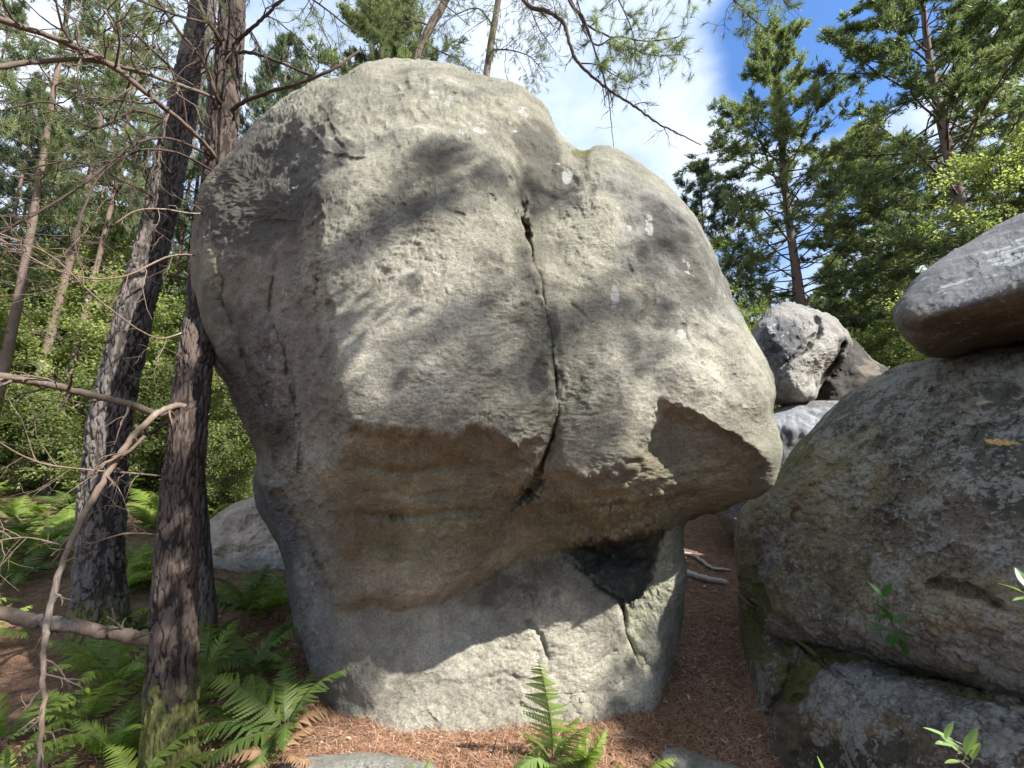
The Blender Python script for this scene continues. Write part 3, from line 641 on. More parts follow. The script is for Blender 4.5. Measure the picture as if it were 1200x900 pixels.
#@@VEG
# ------------------------------------------------------------------ plant helpers
class Acc:
    def __init__(s): s.V = []; s.F = []; s.M = []; s.n = 0; s.C = []
    def add(s, V, Fc, mi=0, c=None):
        if len(V) == 0: return
        s.V.append(np.asarray(V, np.float32)); s.F.append(np.asarray(Fc, np.int64) + s.n); s.M.append(np.full(len(Fc), mi)); s.n += len(V)
        s.C.append(np.full(len(V), 0.5) if c is None else np.broadcast_to(np.asarray(c, float), (len(V),)))
    def mesh(s, name, mats, smooth=True):
        return mesh(name, np.vstack(s.V), np.vstack(s.F), smooth=smooth, mats=mats, midx=np.concatenate(s.M), cols={'Tone': np.concatenate(s.C)})
def tri(q): return np.vstack([q[:, [0, 1, 2]], q[:, [0, 2, 3]]])
def unit(v): v = np.asarray(v, float); return v / (np.linalg.norm(v, axis=-1, keepdims=True) + 1e-9)
def frames(P):
    T = unit(np.gradient(P, axis=0)); ref = np.array([0.31, 0.27, 0.91]) if abs(T[0, 2]) < 0.9 else np.array([1.0, 0.1, 0.0])
    U = unit(np.cross(T, ref)); return T, U, np.cross(T, U)
def tube(P, r, k=6):
    P = np.asarray(P, float); n = len(P); r = np.broadcast_to(np.asarray(r, float), (n,))
    T, U, B = frames(P); a = np.arange(k) / k * 2 * math.pi
    V = P[:, None] + r[:, None, None] * (np.cos(a)[None, :, None] * U[:, None] + np.sin(a)[None, :, None] * B[:, None])
    V = V.reshape(-1, 3); i = np.arange(n - 1)[:, None] * k; j = np.arange(k)[None]; j2 = (j + 1) % k
    q = np.stack([i + j, i + j2, i + k + j2, i + k + j], -1).reshape(-1, 4)
    V = np.vstack([V, P[-1:] + T[-1:] * r[-1]]); e = n * k
    F3 = np.vstack([tri(q), np.stack([(n - 1) * k + np.arange(k), (n - 1) * k + (np.arange(k) + 1) % k, np.full(k, e)], -1)])
    return V, F3
def blades(Cn, Dn, per, L, Wd, spread, R_):
    """needle triangles round centres Cn pointing about Dn"""
    m_ = len(Cn) * per; C_ = np.repeat(Cn, per, 0); D_ = np.repeat(unit(Dn), per, 0)
    d = unit(D_ + spread * R_.normal(size=(m_, 3)) * 0.8); ln = L * R_.uniform(0.7, 1.15, (m_, 1))
    sd = unit(np.cross(d, R_.normal(size=(m_, 3)))) * Wd * 0.5; C_ = C_ - D_ * R_.uniform(0, 0.9, (m_, 1)) * L
    V = np.stack([C_ - sd, C_ + sd, C_ + d * ln], 1).reshape(-1, 3)
    return V, np.arange(m_ * 3).reshape(-1, 3)
def leaves(Cn, Dn, L, Wd, R_, droop=0.3):
    m_ = len(Cn); d = unit(Dn + 0.7 * R_.normal(size=(m_, 3)) + np.array([0, 0, -droop])); s = unit(np.cross(d, np.array([0, 0, 1.0]) + 0.6 * R_.normal(size=(m_, 3))))
    ln = L * R_.uniform(0.6, 1.2, (m_, 1)); w = Wd * 0.5 * ln / L; nrm = np.cross(d, s)
    V = np.stack([Cn, Cn + d * ln * 0.5 + s * w + nrm * ln * 0.06, Cn + d * ln, Cn + d * ln * 0.5 - s * w + nrm * ln * 0.06], 1).reshape(-1, 3)
    q = np.arange(m_ * 4).reshape(-1, 4); return V, tri(q)
def wander(p0, d0, L, n, R_, bend=0.25, lift=0.0):
    P = [np.array(p0, float)]; d = unit(np.array(d0, float)); st = L / (n - 1)
    for k in range(n - 1):
        d = unit(d + R_.normal(size=3) * bend + np.array([0, 0, lift])); P.append(P[-1] + d * st)
    return np.array(P)

def leaf_mat(name, ca, cb, trans=0.35, rough=0.5, scale=1.3, spec=0.3):
    m, nt, b, out = newmat(name); g = G(nt)
    v = g.coord(); t = g.attr('Tone', 'Fac')
    oi = g.N.new('ShaderNodeObjectInfo')
    f = g.math('ADD', g.math('MULTIPLY', g.noise(v, scale, 3, 0.6), 0.9), g.math('MULTIPLY', g.math('SUBTRACT', t, 0.5), 0.7))
    f = g.math('ADD', f, g.math('MULTIPLY', g.math('SUBTRACT', oi.outputs['Random'], 0.5), 0.22))
    c = g.mix(g.ramp(f, 0.25, 0.75), ca, cb)
    g.put(b.inputs['Base Color'], c); b.inputs['Roughness'].default_value = rough; b.inputs['Specular IOR Level'].default_value = spec
    tr = g.N.new('ShaderNodeBsdfTranslucent'); g.put(tr.inputs['Color'], g.mix(1.0, c, (1.5, 1.6, 0.9), 'MULTIPLY'))
    mx = g.N.new('ShaderNodeMixShader'); mx.inputs[0].default_value = trans
    g.L.new(b.outputs[0], mx.inputs[1]); g.L.new(tr.outputs[0], mx.inputs[2]); g.L.new(mx.outputs[0], out.inputs[0])
    return m
def bark_mat(name, plate, gap, pale, amt=0.5, moss=False, sc=(1, 1, 0.25), red=(0.16, 0.065, 0.035), redamt=0.0):
    m, nt, b, out = newmat(name); g = G(nt); v = g.coord(sc); v0 = g.coord()
    h = g.attr('Tone', 'Fac'); n1 = g.noise(v, 18, 6, 0.7, 0.5); n2 = g.noise(v0, 3.5, 4, 0.6); n3 = g.noise(v, 75, 4, 0.7)
    c = g.mix(g.ramp(g.math('ADD', g.math('MULTIPLY', h, 0.75), g.math('MULTIPLY', n1, 0.55)), 0.38, 0.78), gap, plate)
    if redamt: c = g.mix(g.ramp(n2, 0.45, 0.7, 0, redamt), c, red)
    c = g.mix(g.ramp(g.math('ADD', n2, g.math('MULTIPLY', g.math('SUBTRACT', n3, 0.5), 0.8)), 0.55, 0.7, 0, amt), c, pale)
    c = g.mix(g.ramp(n3, 0.35, 0.65, 0, 0.4), c, g.mix(1.0, c, (0.55, 0.55, 0.55), 'MULTIPLY'))
    if moss:
        sp = g.N.new('ShaderNodeSeparateXYZ'); g.L.new(v0, sp.inputs[0])
        mz = g.math('ADD', g.ramp(sp.outputs[2], 0.75, -0.05), g.math('MULTIPLY', g.math('SUBTRACT', g.noise(v0, 14, 5, 0.7), 0.5), 2.0))
        c = g.mix(g.ramp(mz, 0.42, 0.85, 0, 0.9), c, g.mix(g.ramp(n3, 0.3, 0.7), (0.07, 0.075, 0.02), (0.19, 0.19, 0.06)))
    g.put(b.inputs['Base Color'], c)
    g.L.new(g.bump(g.math('ADD', n1, g.math('MULTIPLY', n3, 0.6)), 0.8, 0.012), b.inputs['Normal'])
    return m
BK_NEAR = bark_mat('bark_red_brown', (0.088, 0.066, 0.054), (0.028, 0.020, 0.016), (0.17, 0.15, 0.13), 0.30, True, redamt=0.08)
BK_DARK = bark_mat('bark_dark_grey', (0.13, 0.115, 0.105), (0.045, 0.038, 0.033), (0.32, 0.27, 0.235), 0.4, True)
BK_PINE = bark_mat('bark_pine_orange', (0.17, 0.125, 0.10), (0.07, 0.05, 0.04), (0.30, 0.24, 0.20), 0.6)
BK_TWIG = bark_mat('twig_bark', (0.15, 0.115, 0.09), (0.07, 0.05, 0.04), (0.27, 0.24, 0.21), 0.6)
BK_DEAD = bark_mat('dead_wood', (0.22, 0.16, 0.12), (0.09, 0.055, 0.04), (0.36, 0.33, 0.29), 0.7)
BK_DARKTWIG = bark_mat('dark_twig', (0.075, 0.052, 0.043), (0.035, 0.024, 0.02), (0.14, 0.11, 0.095), 0.4)
BK_BIRCH = bark_mat('bark_birch', (0.55, 0.54, 0.51), (0.10, 0.09, 0.08), (0.62, 0.60, 0.57), 0.6, sc=(0.5, 0.5, 3))
NEEDLE = leaf_mat('pine_needles', (0.10, 0.135, 0.065), (0.23, 0.27, 0.135), 0.45, 0.45, 1.1)
NEEDLE_B = leaf_mat('pine_needles_bluish', (0.050, 0.085, 0.052), (0.12, 0.165, 0.085), 0.25, 0.45, 1.6)
LEAF = leaf_mat('bright_leaves', (0.17, 0.21, 0.075), (0.32, 0.36, 0.15), 0.6, 0.45, 1.3)
LEAF_D = leaf_mat('oak_leaves', (0.09, 0.14, 0.035), (0.20, 0.26, 0.07), 0.45, 0.45, 1.3)
FERN_M = leaf_mat('fern_green', (0.13, 0.20, 0.035), (0.27, 0.35, 0.07), 0.5, 0.5, 3.0)
FERN_B = leaf_mat('fern_deep_green', (0.065, 0.11, 0.022), (0.13, 0.18, 0.035), 0.35, 0.5, 3.0)
FERN_C = leaf_mat('fern_pale_green', (0.15, 0.25, 0.07), (0.28, 0.39, 0.12), 0.4, 0.5, 3.0)

# ------------------------------------------------------------------ trees
def make_pine(seed, H, r0, z0, R, whorl=0.42, tuft=4, per=9, L=0.11, Wd=0.012, mat=NEEDLE, lean=(0, 0), bark=BK_PINE, flat=0.25, dead=0.0, twn=9, mats=None, top=0.55):
    """trunk mesh and crown mesh of a Scots pine standing at the origin"""
    R_ = np.random.default_rng(seed); tr = Acc(); cr = Acc()
    n = 16; zs = np.linspace(-0.4, H, n)
    P = np.stack([lean[0] * zs / H + 0.10 * np.sin(zs * 0.5 + seed), lean[1] * zs / H + 0.10 * np.cos(zs * 0.43 + seed), zs], -1)
    rad = r0 * (1 - 0.86 * np.clip(zs / H, 0, 1)) + 0.3 * r0 * np.exp(-np.clip(zs, 0, 9) * 4)
    tr.add(*tube(P, rad, 10), 0, 0.7)
    z = z0 - dead
    while z < H - 0.15:
        f = (z - z0) / (H - z0); isdead = f < 0
        nb = 3 if isdead else R_.integers(3, 6)
        c0 = np.array([np.interp(z, zs, P[:, 0]), np.interp(z, zs, P[:, 1]), z])
        prof = (0.35 + 0.65 * np.sin(min(1, (f + 0.22) / 0.75) * math.pi / 2)) * (1 - max(0, (f - 0.35) / 0.65) ** 1.5) + 0.05 if not isdead else 0.45
        a0 = R_.uniform(0, 6.28)
        for b in range(nb):
            a = a0 + b * 6.283 / nb + R_.normal() * 0.35; Lb = R * prof * R_.uniform(0.55, 1.15)
            up = (0.10 + 0.55 * max(0, f)) * R_.uniform(0.4, 1.3)
            d = np.array([math.cos(a), math.sin(a), up]); bp = wander(c0, d, Lb, 7, R_, 0.14, -0.03 if not isdead else -0.05)
            br = max(0.008, 0.10 * r0 * (0.5 + prof)) * np.linspace(1, 0.25, 7)
            tr.add(*tube(bp, br, 4), 0, 0.3)
            cen = []; dr = []
            for k in range(twn if not isdead else 5):
                s = R_.uniform(0.30, 1.0); i = s * 6; i0 = min(5, int(i)); p = bp[i0] + (bp[i0 + 1] - bp[i0]) * (i - i0)
                dd = unit(unit(bp[i0 + 1] - bp[i0]) * 0.8 + R_.normal(size=3) * np.array([0.7, 0.7, flat]))
                tl = R_.uniform(0.25, 0.6) * (0.5 + 0.5 * prof) * (1.15 - 0.5 * s)
                tp = wander(p, dd, tl, 4, R_, 0.2, 0.03); cr.add(*tube(tp, [0.008, 0.006, 0.005, 0.003], 3), 1, 0.5)
                if isdead: continue
                for q in range(tuft):
                    t_ = R_.uniform(0.35, 1.0) * 3; j = min(2, int(t_)); cen.append(tp[j] + (tp[j + 1] - tp[j]) * (t_ - j) + R_.normal(size=3) * 0.05); dr.append(tp[j + 1] - tp[j] + np.array([0, 0, 0.05]))
            if cen:
                tone = np.clip(0.5 + R_.normal() * 0.22, 0, 1)
                V, F3 = blades(np.array(cen), np.array(dr), per, L, Wd, 0.75, R_); cr.add(V, F3, 0, tone)
        z += whorl * R_.uniform(0.7, 1.3) * (1.0 if not isdead else 1.2)
    return tr.mesh('trunk', [bark]), cr.mesh('crown', [mat, BK_TWIG], False)

def make_broad(seed, H, r0, z0, R, nclump, nleaf, L=0.06, Wd=0.036, mat=LEAF, bark=BK_TWIG, sparse=0.55, clr=0.42):
    R_ = np.random.default_rng(seed); tr = Acc(); cr = Acc()
    zs = np.linspace(-0.3, H * 0.9, 12)
    P = np.stack([0.15 * np.sin(zs * 0.7 + seed), 0.15 * np.cos(zs * 0.6 + seed), zs], -1)
    tr.add(*tube(P, r0 * np.linspace(1, 0.2, 12), 8), 0, 0.6)
    for k in range(nclump):
        f = R_.uniform(0, 1); z = z0 + (H - z0) * f; rr = R * math.sqrt(max(0.05, 1 - (2 * f - 0.85) ** 2 / 1.5)) * R_.uniform(0.3, 1.0); a = R_.uniform(0, 6.28)
        zc = max(z - R_.uniform(0.2, 0.5) * rr - 0.2, 0.2); zc = min(zc, H * 0.88)
        c0 = np.array([np.interp(zc, zs, P[:, 0]), np.interp(zc, zs, P[:, 1]), zc]); end = np.array([math.cos(a) * rr, math.sin(a) * rr, z])
        mid = (c0 + end) / 2 + R_.normal(size=3) * 0.12 * rr; bp = catmull([c0, mid, end], 7)
        tr.add(*tube(bp, np.linspace(0.05 * r0 ** 0.5, 0.006, 7), 4), 0, 0.3)
        tone = np.clip(0.5 + R_.normal() * 0.25, 0, 1); cen = []; dr = []
        for t in range(6):
            p = bp[R_.integers(3, 7)]; tp = wander(p, R_.normal(size=3) + (end - c0) * 0.6, R_.uniform(0.4, 1.1) * clr * 1.3, 5, R_, 0.3)
            cr.add(*tube(tp, np.linspace(0.007, 0.003, 5), 3), 1, 0.5)
            q = R_.uniform(0, 4, nleaf); i = np.minimum(q.astype(int), 3); fr = (q - i)[:, None]
            cen.append(tp[i] * (1 - fr) + tp[i + 1] * fr + R_.normal(size=(nleaf, 3)) * 0.07); dr.append(np.tile(tp[-1] - tp[0], (nleaf, 1)))
        V, F3 = leaves(np.vstack(cen), unit(np.vstack(dr)), L, Wd, R_); cr.add(V, F3, 0, tone)
    return tr.mesh('trunk', [bark]), cr.mesh('crown', [mat, BK_TWIG], False)

def make_twiggy(seed, H, r0, bark=BK_DEAD):
    """thin dead or nearly bare sapling"""
    R_ = np.random.default_rng(seed); tr = Acc(); cr = Acc()
    P = wander((0, 0, -0.2), (0, 0, 1), H + 0.2, 12, R_, 0.06, 0.05); tr.add(*tube(P, r0 * np.linspace(1, 0.15, 12), 7), 0, 0.6)
    for k in range(46):
        i = R_.integers(2, 11); a = R_.uniform(0, 6.28); bl = R_.uniform(0.5, 1.5) * (1.2 - i / 12)
        bp = wander(P[i], (math.cos(a), math.sin(a), R_.uniform(-0.1, 0.5)), bl, 7, R_, 0.22, -0.04); cr.add(*tube(bp, np.linspace(0.010, 0.003, 7), 4), 0, 0.6)
        for q in range(4):
            j = R_.integers(1, 6); tp = wander(bp[j], bp[j + 1] - bp[j] + R_.normal(size=3) * 0.08, bl * 0.45, 5, R_, 0.3, -0.03); cr.add(*tube(tp, np.linspace(0.004, 0.002, 5), 3), 0, 0.6)
    return tr.mesh('trunk', [bark]), cr.mesh('branch', [bark])

def tree(kind, protos, loc, rz, s, label, cat='tree', group=None, sz=None):
    o = empty(kind, loc, label, cat, group, rz); o.scale = (s * (0.62 if sz else 1), s * (0.62 if sz else 1), sz or s)
    obj('trunk', protos[0], o); obj('crown' if protos[1].name.startswith('crown') else 'branches', protos[1], o)
    return o
def at(px, Y, dz=0.0):
    x = (px - 600) / F * Y / 1.0
    return (x, Y, float(gz(x, Y)) + dz)

PINE_A = make_pine(1, 17.5, 0.22, 4.4, 4.0, 0.34, 8, 10, 0.14, 0.023, NEEDLE, (0.3, 0), dead=1.6, twn=20)
PINE_B = make_pine(2, 15.0, 0.20, 2.8, 4.0, 0.34, 8, 10, 0.13, 0.023, NEEDLE, (-0.6, 0), dead=1.2, twn=20)
PINE_C = make_pine(3, 12.0, 0.13, 2.6, 2.6, 0.42, 6, 10, 0.13, 0.018, NEEDLE_B, (0.4, 0.2), dead=1.5, twn=15)
PINE_D = make_pine(4, 14.0, 0.15, 6.0, 2.6, 0.45, 6, 10, 0.13, 0.018, NEEDLE, (0.5, 0), dead=3.5, twn=14)
YOUNG = make_pine(5, 4.2, 0.05, 0.4, 1.35, 0.28, 6, 9, 0.12, 0.015, NEEDLE, (0.1, 0), bark=BK_TWIG, twn=11)
BROAD_A = make_broad(11, 9.0, 0.10, 1.2, 2.5, 150, 34, 0.085, 0.055)
BROAD_B = make_broad(12, 5.0, 0.05, 0.4, 1.7, 110, 34, 0.075, 0.048)
BROAD_C = make_broad(13, 3.2, 0.04, 0.15, 1.3, 60, 24, 0.06, 0.038, mat=LEAF_D)
TWIGGY = make_twiggy(21, 5.5, 0.035)
TWIGGY2 = make_twiggy(22, 4.0, 0.028, BK_TWIG)
BIRCH = make_broad(14, 9.0, 0.085, 4.2, 1.7, 45, 20, 0.055, 0.04, bark=BK_BIRCH)

# right side, named one by one
tree('pine_tree', PINE_A, at(952, 14.0), 0.4, 1.0, 'tall pine with a reddish trunk straight above the split rock', group='tall pines on the right')
tree('pine_tree', PINE_B, at(1150, 11.0), 2.0, 1.12, 'biggest pine, its pale trunk just above the perched right boulder', group='tall pines on the right')
tree('pine_tree', PINE_C, at(850, 15.0), 1.0, 1.05, 'smaller pine on the left of the right-hand pines', group='tall pines on the right')
tree('broadleaf_tree', BROAD_A, at(800, 13.0), 0.2, 0.95, 'bright green leafy tree rising just behind the right flank of the big boulder', group='leafy trees on the right')
tree('broadleaf_tree', BROAD_A, at(1235, 8.5), 3.1, 0.85, 'bright green leafy tree cut by the right edge of the photo', group='leafy trees on the right')
R1 = np.random.default_rng(5)
for k in range(20):
    px = R1.uniform(780, 1330); Y = R1.uniform(16, 36)
    p = [PINE_A, PINE_B, PINE_D, PINE_C][k % 4]
    tree('pine_tree', p, at(px, Y), R1.uniform(0, 6), R1.uniform(0.7, 0.95), 'one of the hazy far pines closing the view behind the right-hand pines', group='far pines on the right')
for k in range(34):
    px = R1.uniform(780, 1300); Y = R1.uniform(8.5, 17)
    p = [BROAD_B, BROAD_C, BROAD_B, BROAD_A, YOUNG][k % 5]
    tree('broadleaf_bush' if k % 5 != 4 else 'young_pine', p, at(px, Y), R1.uniform(0, 6), R1.uniform(0.8, 1.1) * (0.6 if k % 5 == 3 else 1.0), 'green undergrowth bush among the trees behind the split rock', 'bush', group='undergrowth on the right')
tree('pine_tree', PINE_B, at(1060, 16.0), 4.0, 1.0, 'pine filling the space between the tall pine and the biggest pine', group='tall pines on the right')
tree('pine_tree', PINE_A, at(1290, 13.0), 1.2, 1.0, 'pine reaching in from beyond the right edge at the top corner', group='tall pines on the right')
tree('pine_tree', PINE_B, at(440, 11.5), 0.7, 1.02, 'bushy pine top peeping over the big boulder beside the leaning trunk')
# left woods
for k, (px, Y, s, p) in enumerate([(35, 8.5, 1.0, PINE_D), (62, 12.0, 1.0, PINE_D), (-90, 10.5, 1.0, PINE_D), (-10, 7.0, 0.9, PINE_D), (150, 17, 1.0, PINE_C), (300, 18, 1.05, PINE_D), (390, 22, 1.0, PINE_B), (210, 24, 1.0, PINE_D), (480, 26, 1.0, PINE_A), (90, 22, .95, PINE_D), (20, 26, 1, PINE_C), (-120, 24, 1, PINE_D), (250, 30, 1, PINE_D), (150, 34, 1, PINE_B), (60, 36, 1, PINE_A), (-60, 34, 1, PINE_D), (330, 33, 1, PINE_C), (560, 30, 1, PINE_B), (660, 32, 1, PINE_D)]):
    lab = {0: 'pinkish pine trunk nearest to the left edge of the photo', 1: 'thin orange-barked pine between the left edge and the dark leaning trunk'}.get(k, 'one of the slender pines in the woods behind the left trunks')
    tree('pine_tree', p, at(px, Y), k * 1.7, s, lab, group='pines in the left woods', sz=(s if Y < 15 else None))
for k in range(84):
    px = R1.uniform(-300, 440); Y = R1.uniform(8.5, 24)
    p = [BROAD_B, BROAD_A, YOUNG, BROAD_A, TWIGGY2, BROAD_C, TWIGGY][k % 7]
    nm = ['broadleaf_bush', 'broadleaf_tree', 'young_pine', 'broadleaf_tree', 'bare_sapling', 'broadleaf_bush', 'bare_sapling'][k % 7]
    cat = {'broadleaf_bush': 'bush', 'young_pine': 'tree', 'broadleaf_tree': 'tree', 'bare_sapling': 'sapling'}[nm]
    lab = {'broadleaf_bush': 'sunlit yellow-green bush in the undergrowth of the left woods', 'young_pine': 'small bushy young pine in the left woods', 'broadleaf_tree': 'bright leafy tree in the left woods', 'bare_sapling': 'thin bare twiggy sapling in the left woods'}[nm]
    tree(nm, p, at(px, Y), R1.uniform(0, 6), R1.uniform(0.8, 1.15) * (0.7 if p is BROAD_A else 1), lab, cat, group=lab.split(' ', 1)[1])
for k in range(16):
    px = R1.uniform(-60, 330); Y = R1.uniform(8, 19)
    tree('pine_tree', [PINE_D, PINE_C][k % 2], at(px, Y), R1.uniform(0, 6), R1.uniform(.75, 1.0), 'one of the thin pole-like pines crowding the left woods', group='thin pines in the left woods', sz=R1.uniform(.8, 1.0))
for k in range(18):
    px = R1.uniform(-160, 330); Y = R1.uniform(7.0, 10)
    tree('broadleaf_bush', [BROAD_C, BROAD_B][k % 2], at(px, Y), R1.uniform(0, 6), R1.uniform(.6, .9), 'low leafy bush at the near edge of the left woods, behind the bracken', 'bush', group='low bushes behind the bracken')
tree('birch_tree', BIRCH, at(243, 10.5), 0.5, 1.0, 'white birch trunk seen in the gap right of the near trunk', 'tree')
tree('birch_tree', BIRCH, at(72, 14.5), 2.5, 1.0, 'thin white birch between the left edge and the dark leaning trunk', 'tree')

# ---- near trunks with real bark plates
def trunk_mesh(ctrl, K, rings, bark, seed, amp=0.012, cell=(16, 6)):
    pts = np.array([PW(a, b, c) for a, b, c, r in ctrl]); rad = np.array([c[3] for c in ctrl])
    P = catmull(pts, rings); t = np.linspace(0, 1, rings); ts = np.linspace(0, 1, len(rad)); r = np.interp(t, ts, rad)
    T, U, B = frames(P); a = np.arange(K) / K * 2 * math.pi
    ln = np.r_[0, np.cumsum(np.linalg.norm(np.diff(P, axis=0), axis=1))]
    Lg = np.repeat(ln, K); Ag = np.tile(a, rings); rr = np.repeat(r, K)
    C3 = np.stack([np.cos(Ag) * 0.16, np.sin(Ag) * 0.16, Lg], -1)
    W3 = C3 * np.array([cell[0], cell[0], cell[1]]); W3 = W3 + 0.75 * np.stack([fbm(C3 * np.array([16, 16, 7]), 3, seed + q) for q in (0, 50, 90)], -1)
    d1, d2, cid = worley(W3, seed)
    fis = ridged(C3 * np.array([13, 13, 2.6]) + 0.5 * fbm(C3 * 9, 2, seed + 3)[:, None], 3, seed + 21)       # long upright fissures
    e1, e2, eid = worley(C3 * np.array([38, 38, 17]) + 0.8 * fbm(C3 * 22, 2, seed + 31)[:, None], seed + 30)
    pl = sstep(d2 - d1, 0.0, 0.13) * (1 - 0.8 * sstep(fis, 0.30, 0.72)); h = pl * (0.6 + 0.35 * cid) + 0.22 * (eid - 0.5) - 0.12 * (1 - sstep(e2 - e1, 0, 0.15)) + 0.40 * fbm(C3 * np.array([34, 34, 14]), 3, seed + 4)
    r2 = rr * (1 + 0.06 * fbm(C3 * np.array([5, 5, 1.5]), 2, seed + 9)) + amp * (h - 0.5)
    V = np.repeat(P, K, 0) + r2[:, None] * (np.cos(Ag)[:, None] * np.repeat(U, K, 0) + np.sin(Ag)[:, None] * np.repeat(B, K, 0))
    i = np.arange(rings - 1)[:, None] * K; j = np.arange(K)[None]; j2 = (j + 1) % K
    q = np.stack([i + j, i + j2, i + K + j2, i + K + j], -1).reshape(-1, 4)
    org = np.array([P[0][0], P[0][1], 0.0]); 
    return mesh('trunk', V - org, q, bark, cols={'Tone': np.clip(h, 0, 1)}), org, P

def limb(parent, org, pts, r0, r1, mat, seed, nt=6, tl=0.35, sub=3, dense=8, needles=0, name='branch', droop=-0.04, knob=0.12, nm=None, tr=0.0):
    R_ = np.random.default_rng(seed); A = Acc()
    P = catmull(np.array([PW(*p) for p in pts]), dense * len(pts)); n = len(P)
    rad = np.linspace(r0, r1, n) * (1 + knob * np.array([fbm(np.array([[k * 0.35, seed, 0]]), 2, seed)[0] for k in range(n)]))
    P = P + R_.normal(size=P.shape) * r0 * 0.10
    A.add(*tube(P - org, rad, 9), 0, 0.6)
    cen = []; dr = []
    for k in range(nt):
        i = int(R_.uniform(0.12, 0.98) * (n - 2)); dd = unit(P[i + 1] - P[i]); side = unit(np.cross(dd, R_.normal(size=3)))
        L_ = tl * R_.uniform(0.3, 1.2); tp = wander(P[i], dd * 0.6 + side, L_, 7, R_, 0.22, droop); rr = max(0.0022, min(rad[i] * 0.5, 0.009))
        A.add(*tube(tp - org, np.linspace(rr, rr * 0.35, 7), 5), 0, 0.6)
        for q in range(sub):
            j = R_.integers(1, 6); up = wander(tp[j], unit(tp[j + 1] - tp[j]) + R_.normal(size=3) * 0.6, L_ * R_.uniform(0.25, 0.6), 5, R_, 0.3, droop)
            A.add(*tube(up - org, np.linspace(rr * 0.5, rr * 0.25, 5), 4), 0, 0.6)
            if needles and R_.random() < 0.75: cen.append(up[-1] - org); dr.append(up[-1] - up[-2])
        if needles: cen.append(tp[-1] - org); dr.append(tp[-1] - tp[-2])
    mats = [mat]
    if needles:
        V, F3 = blades(np.array(cen), np.array(dr), needles, 0.085, 0.0035, 0.75, R_); A.add(V, F3, 1, 0.5); mats = [mat, nm or NEEDLE]
    return obj(name, A.mesh(name, mats), parent)

def YM(Y): return Y + 0.36 * float(sstep(np.array(Y), 2.92, 3.3))
me, org, _ = trunk_mesh([(a, b, YM(c), d * 0.92 * YM(c) / c) for a, b, c, d in [(199,960,2.40,.15),(199,900,2.42,.132),(200,840,2.46,.122),(202,770,2.52,.118),(205,690,2.62,.116),(211,600,2.75,.116),(220,500,2.90,.116),(228,430,3.06,.116),(238,350,3.22,.118),(250,255,3.32,.120),(262,150,3.38,.120),(269,60,3.42,.118),(273,0,3.46,.115),(283,-120,3.5,.105),(295,-260,3.6,.09)]], 170, 620, BK_NEAR, 5, 0.018, (14, 4.2))
near = empty('pine_tree', tuple(org), 'nearest reddish-brown pine trunk with moss at its foot and dead side branches', 'tree')
obj('trunk', me, near)
L_ = lambda pts, r0, r1, seed, mat=BK_DEAD, **k: limb(near, org, [(a, b, YM(c)) for a, b, c in pts], r0, r1, mat, seed, **k)
L_([(222,482,2.92),(190,486,2.85),(150,473,2.7),(100,461,2.55),(50,449,2.4),(-30,436,2.2)], .023, .020, 1, BK_TWIG, nt=10, tl=.4)
L_([(225,478,2.92),(205,476,2.82),(180,488,2.72),(150,520,2.6),(120,565,2.5),(95,610,2.4),(72,665,2.3),(57,720,2.25),(51,770,2.2),(50,830,2.15),(44,930,2.1)], .022, .009, 2, nt=16, tl=.20, sub=2)
L_([(170,510,2.6),(150,530,2.55),(120,545,2.5),(103,560,2.5)], .010, .008, 22, nt=3, tl=.1)
L_([(205,760,2.56),(170,750,2.46),(130,742,2.38),(80,733,2.3),(40,727,2.25),(-40,712,2.15)], .037, .029, 3, BK_TWIG, nt=5, tl=.15)
L_([(255,192,3.32),(243,172,3.2),(215,145,3.1),(175,112,2.95),(135,80,2.8),(95,58,2.65),(50,40,2.5),(-30,14,2.3)], .020, .022, 4, BK_TWIG, nt=14, tl=.6)
L_([(262,120,3.35),(240,110,3.2),(200,96,3.0),(150,80,2.85),(100,70,2.7),(50,72,2.6),(-30,82,2.4)], .015, .016, 5, BK_TWIG, nt=14, tl=.6)
L_([(262,130,3.35),(252,108,3.22),(238,72,3.2),(205,30,3.15),(165,-30,3.1)], .018, .013, 6, BK_DARKTWIG, nt=10, tl=.5)
L_([(264,60,3.38),(255,42,3.25),(240,18,3.2),(222,-20,3.2)], .022, .015, 7, BK_DARKTWIG, nt=6, tl=.5)
L_([(272,55,3.38),(285,42,3.25),(305,24,3.2),(340,-10,3.15)], .020, .012, 8, BK_DARKTWIG, nt=8, tl=.5, needles=26)
L_([(270,62,3.38),(295,62,3.3),(325,72,3.3),(368,90,3.3)], .017, .012, 9, BK_DARKTWIG, nt=5, tl=.35)
L_([(264,135,3.36),(285,120,3.3),(320,106,3.25),(350,98,3.2),(392,80,3.2),(420,60,3.3)], .020, .011, 10, BK_DARKTWIG, nt=6, tl=.35)
L_([(255,190,3.3),(238,178,3.2),(200,163,3.05),(165,166,2.95),(130,190,2.85),(100,214,2.75),(60,240,2.65),(-20,285,2.5)], .012, .007, 11, BK_DARKTWIG, nt=16, tl=.5)
L_([(255,205,3.3),(240,195,3.2),(210,180,3.05),(175,175,2.95),(150,182,2.9),(118,205,2.8),(98,245,2.7),(88,285,2.65),(96,312,2.6)], .011, .006, 12, BK_DARKTWIG, nt=14, tl=.5)
L_([(250,250,3.2),(224,250,3.1),(190,245,3.0),(160,247,2.9),(135,262,2.85)], .007, .005, 13, BK_DEAD, nt=5, tl=.3)
L_([(240,300,3.2),(200,300,3.0),(140,325,2.8),(70,318,2.6),(-20,268,2.4)], .007, .004, 14, BK_DEAD, nt=16, tl=.55)
